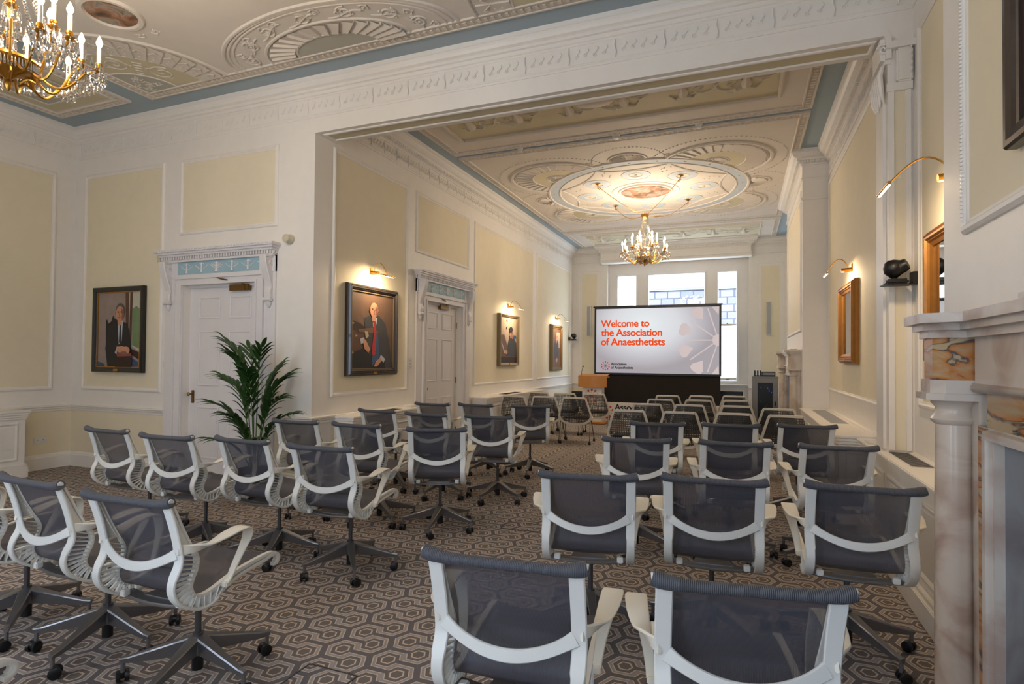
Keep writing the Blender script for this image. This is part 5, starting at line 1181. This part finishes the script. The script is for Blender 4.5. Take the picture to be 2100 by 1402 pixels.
for mx, my, ang, lb in [
    (-1.41, 7.84, 4, 'fifth row of the right block, at the aisle end'), (-.744, 7.87, 3, 'fifth row of the right block, second from the aisle'), (-.081, 7.98, 2, 'fifth row of the right block, third from the aisle'), (.53, 7.95, 0, 'fifth row of the right block, beside the cabinet'),
    (-1.35, 9.1, 4, 'sixth row of the right block, at the aisle end'), (-.73, 9.2, 3, 'sixth row of the right block, second from the aisle'), (-.058, 9.3, 3, 'sixth row of the right block, third from the aisle'), (.50, 9.05, 1, 'sixth row of the right block, before the chimney pilaster'),
    (-1.299, 10.26, 3, 'seventh row of the right block, at the aisle end'), (-.677, 10.4, 3, 'seventh row of the right block, middle'), (-.072, 10.6, 3, 'seventh row of the right block, right end'),
    (-1.31, 11.43, 3, 'row nearest the screen in the right block, at the aisle end'), (-.711, 11.65, 3, 'row nearest the screen in the right block, middle'), (-.113, 11.9, 3, 'row nearest the screen in the right block, right end'),
    (-3.88, 9.85, 3, 'left block, nearer row, against the wall cabinet'), (-3.33, 9.98, 3, 'left block, nearer row, middle'), (-2.757, 9.956, 4, 'left block, nearer row, at the aisle'),
    (-3.86, 11.2, 3, 'left block, front row, by the wall cabinet'), (-3.27, 11.1, 3, 'left block, front row, middle'), (-2.697, 11.193, 4, 'left block, front row, at the aisle, before the lectern')]:
    put_side(mx, my, ang, WC + lb)

# ---------------------------------------------------------------- palm
t = thing('potted_palm', 'tall green potted palm standing before the white panelled door', 'plant', (-4.83, 4.72, 0))
m = MB(); m.lathe((0, 0, 0), [(.13, 0), (.14, .01), (.18, .30), (.19, .32), (.175, .325), (.165, .29), (0, .28)], 28); m.build('pot', POT, t)
def frond(az, lean, h, droop, L, nl, lw):
    st = MB(); P = []; N = 16; az_ = radians(az)
    for i in range(N + 1):
        q = i / N; r = lean * q ** 1.5 + (droop * max(0, q - .6) ** 1.6 * 2.2); z = .28 + (h - .28) * (q if q < .8 else .8 + (q - .8) * .55) - droop * .5 * max(0, q - .7) ** 2
        P.append(Vector((r * cos(az_) + .03 * cos(az_), r * sin(az_) + .03 * sin(az_), z)))
    st.tube(P, [.0075 - .005 * i / N for i in range(N + 1)], 6)
    st.cur = 1
    for i in range(nl):
        q = .50 + .50 * i / (nl - 1); f = q * N; k0 = min(N - 1, int(f)); p = P[k0].lerp(P[k0 + 1], f - k0); tg = (P[k0 + 1] - P[k0]).normalized(); side = tg.cross(Vector((0, 0, 1)))
        side = side.normalized() if side.length > .01 else Vector((1, 0, 0)); ln = L * (.55 + .45 * sin(pi * (i + .8) / (nl + .8)))
        for s_ in ((-1, 1) if i < nl - 1 else (0,)):
            d = (tg * (1.05 + .3 * q) + side * s_ * (.80 - .2 * q) + Vector((random.uniform(-.1, .1), random.uniform(-.1, .1), .2))).normalized(); wdir = d.cross(Vector((0, 0, 1))); wdir = wdir.normalized() if wdir.length > .01 else side
            K_ = 7; vs = []
            for j in range(K_ + 1):
                u = j / K_; c = p + d * (ln * u) + Vector((0, 0, -.42 * ln * u ** 2.2)); w_ = lw * sin(pi * (.06 + .94 * u) ** .75) * (1 - u * .15) if j < K_ else .0008
                vs += [c - wdir * w_ + Vector((0, 0, -.3 * w_)), c + Vector((0, 0, .25 * w_)), c + wdir * w_ + Vector((0, 0, -.3 * w_))]
            st.add(vs, [(j * 3 + q_, j * 3 + q_ + 1, j * 3 + q_ + 4, j * 3 + q_ + 3) for j in range(K_) for q_ in (0, 1)])
    st.build('frond', [STEM, LEAF], t)
FR = [(200, .16, 1.84, .26, .36, 10, .024), (150, .14, 1.76, .26, .36, 10, .024), (250, .14, 1.70, .22, .34, 10, .025), (185, .24, 1.42, .30, .36, 9, .025), (330, .12, 1.76, .16, .32, 9, .026), (20, .20, 1.44, .22, .33, 9, .025), (300, .20, 1.50, .18, .32, 9, .027), (60, .14, 1.55, .16, .30, 9, .024),
      (215, .26, 1.12, .26, .30, 8, .022), (345, .32, 1.20, .22, .32, 8, .023), (5, .30, 1.0, .22, .30, 8, .022), (170, .26, .88, .24, .30, 7, .021), (270, .24, 1.0, .18, .30, 8, .024), (320, .28, .76, .22, .28, 7, .021), (230, .28, .72, .22, .26, 7, .020)]
for f in FR: frond(*f)

# ---------------------------------------------------------------- floor boxes
def floorbox(label, x, y, w_, d, rz=0):
    t = thing('floor_socket_box', label, 'floor box', (x, y, 0), rz, 'carpeted floor socket boxes')
    m = MB(); m.sweep([(-w_ / 2, -d / 2), (w_ / 2, -d / 2), (w_ / 2, d / 2), (-w_ / 2, d / 2)], [(0, .0005), (0, .004), (.008, .004), (.008, .0005)], closed=True); m.build('rim', ALUD, t)
    m = MB(); m.box(-w_ / 2 + .008, w_ / 2 - .008, -d / 2 + .008, d / 2 - .008, .0005, .002); o = m.build('lid', CARPET, t); return t
floorbox('floor socket box in the aisle between the second rows', -1.83, 4.91, .36, .23, radians(4)); floorbox('floor socket box at the bottom edge of the frame, before the front left chairs', -1.84, 2.13, .29, .36, radians(0))
m = MB(); m.tube([(0, 0, .02), (.05, .02, .04), (.12, 0, .03), (.16, -.04, .02), (.10, -.08, .015), (.02, -.06, .02)], .018, 8); m.tube([(.02, -.03, .03), (.08, -.01, .05), (.13, -.03, .02)], .02, 8)
tag(m.build('cable_bundle', BLACK, None, (-8.08, 3.95, 0), .4), 'black bundle of cables on the carpet at the left cabinet foot', 'cable')

# ---------------------------------------------------------------- outside the far window
t = thing('neighbouring_building', 'slate clad roof and pale wall of the building outside the far window', 'building', (0, 20, 0))
m = MB(); m.box(-2.95, 4, 0, .3, 2.70, 3.87); m.build('slate_cladding', SLATE, t)
m = MB(); m.box(-2.8, 4, -.08, .05, 3.93, 4.02); m.build('gutter', GREYM, t)
m = MB(); m.add([(-3.2, 0, 3.95), (4, 0, 3.95), (4, 2.5, 6.2), (-3.2, 2.5, 6.2), (-3.2, 0, 3.85), (4, 0, 3.85), (4, 2.6, 6.1), (-3.2, 2.6, 6.1)], [(0, 1, 2, 3), (4, 7, 6, 5), (0, 4, 5, 1), (0, 3, 7, 4), (1, 5, 6, 2)], False); m.build('roof', SLATE2, t)
m = MB(); m.box(-8, 4, .02, .3, -1, 2.70); m.box(-8, -2.95, .02, .3, 2.7, 3.2); m.build('stone_wall', STONE, t)
m = MB(); m.box(-.42, -.18, -.01, .04, 1.75, 2.2); m.build('small_window', GREYG, t)
m = MB(); m.bbox(-3.75, -3.42, -.4, 0, 2.9, 3.62, .01); m.build('chimney', GREYM, t)
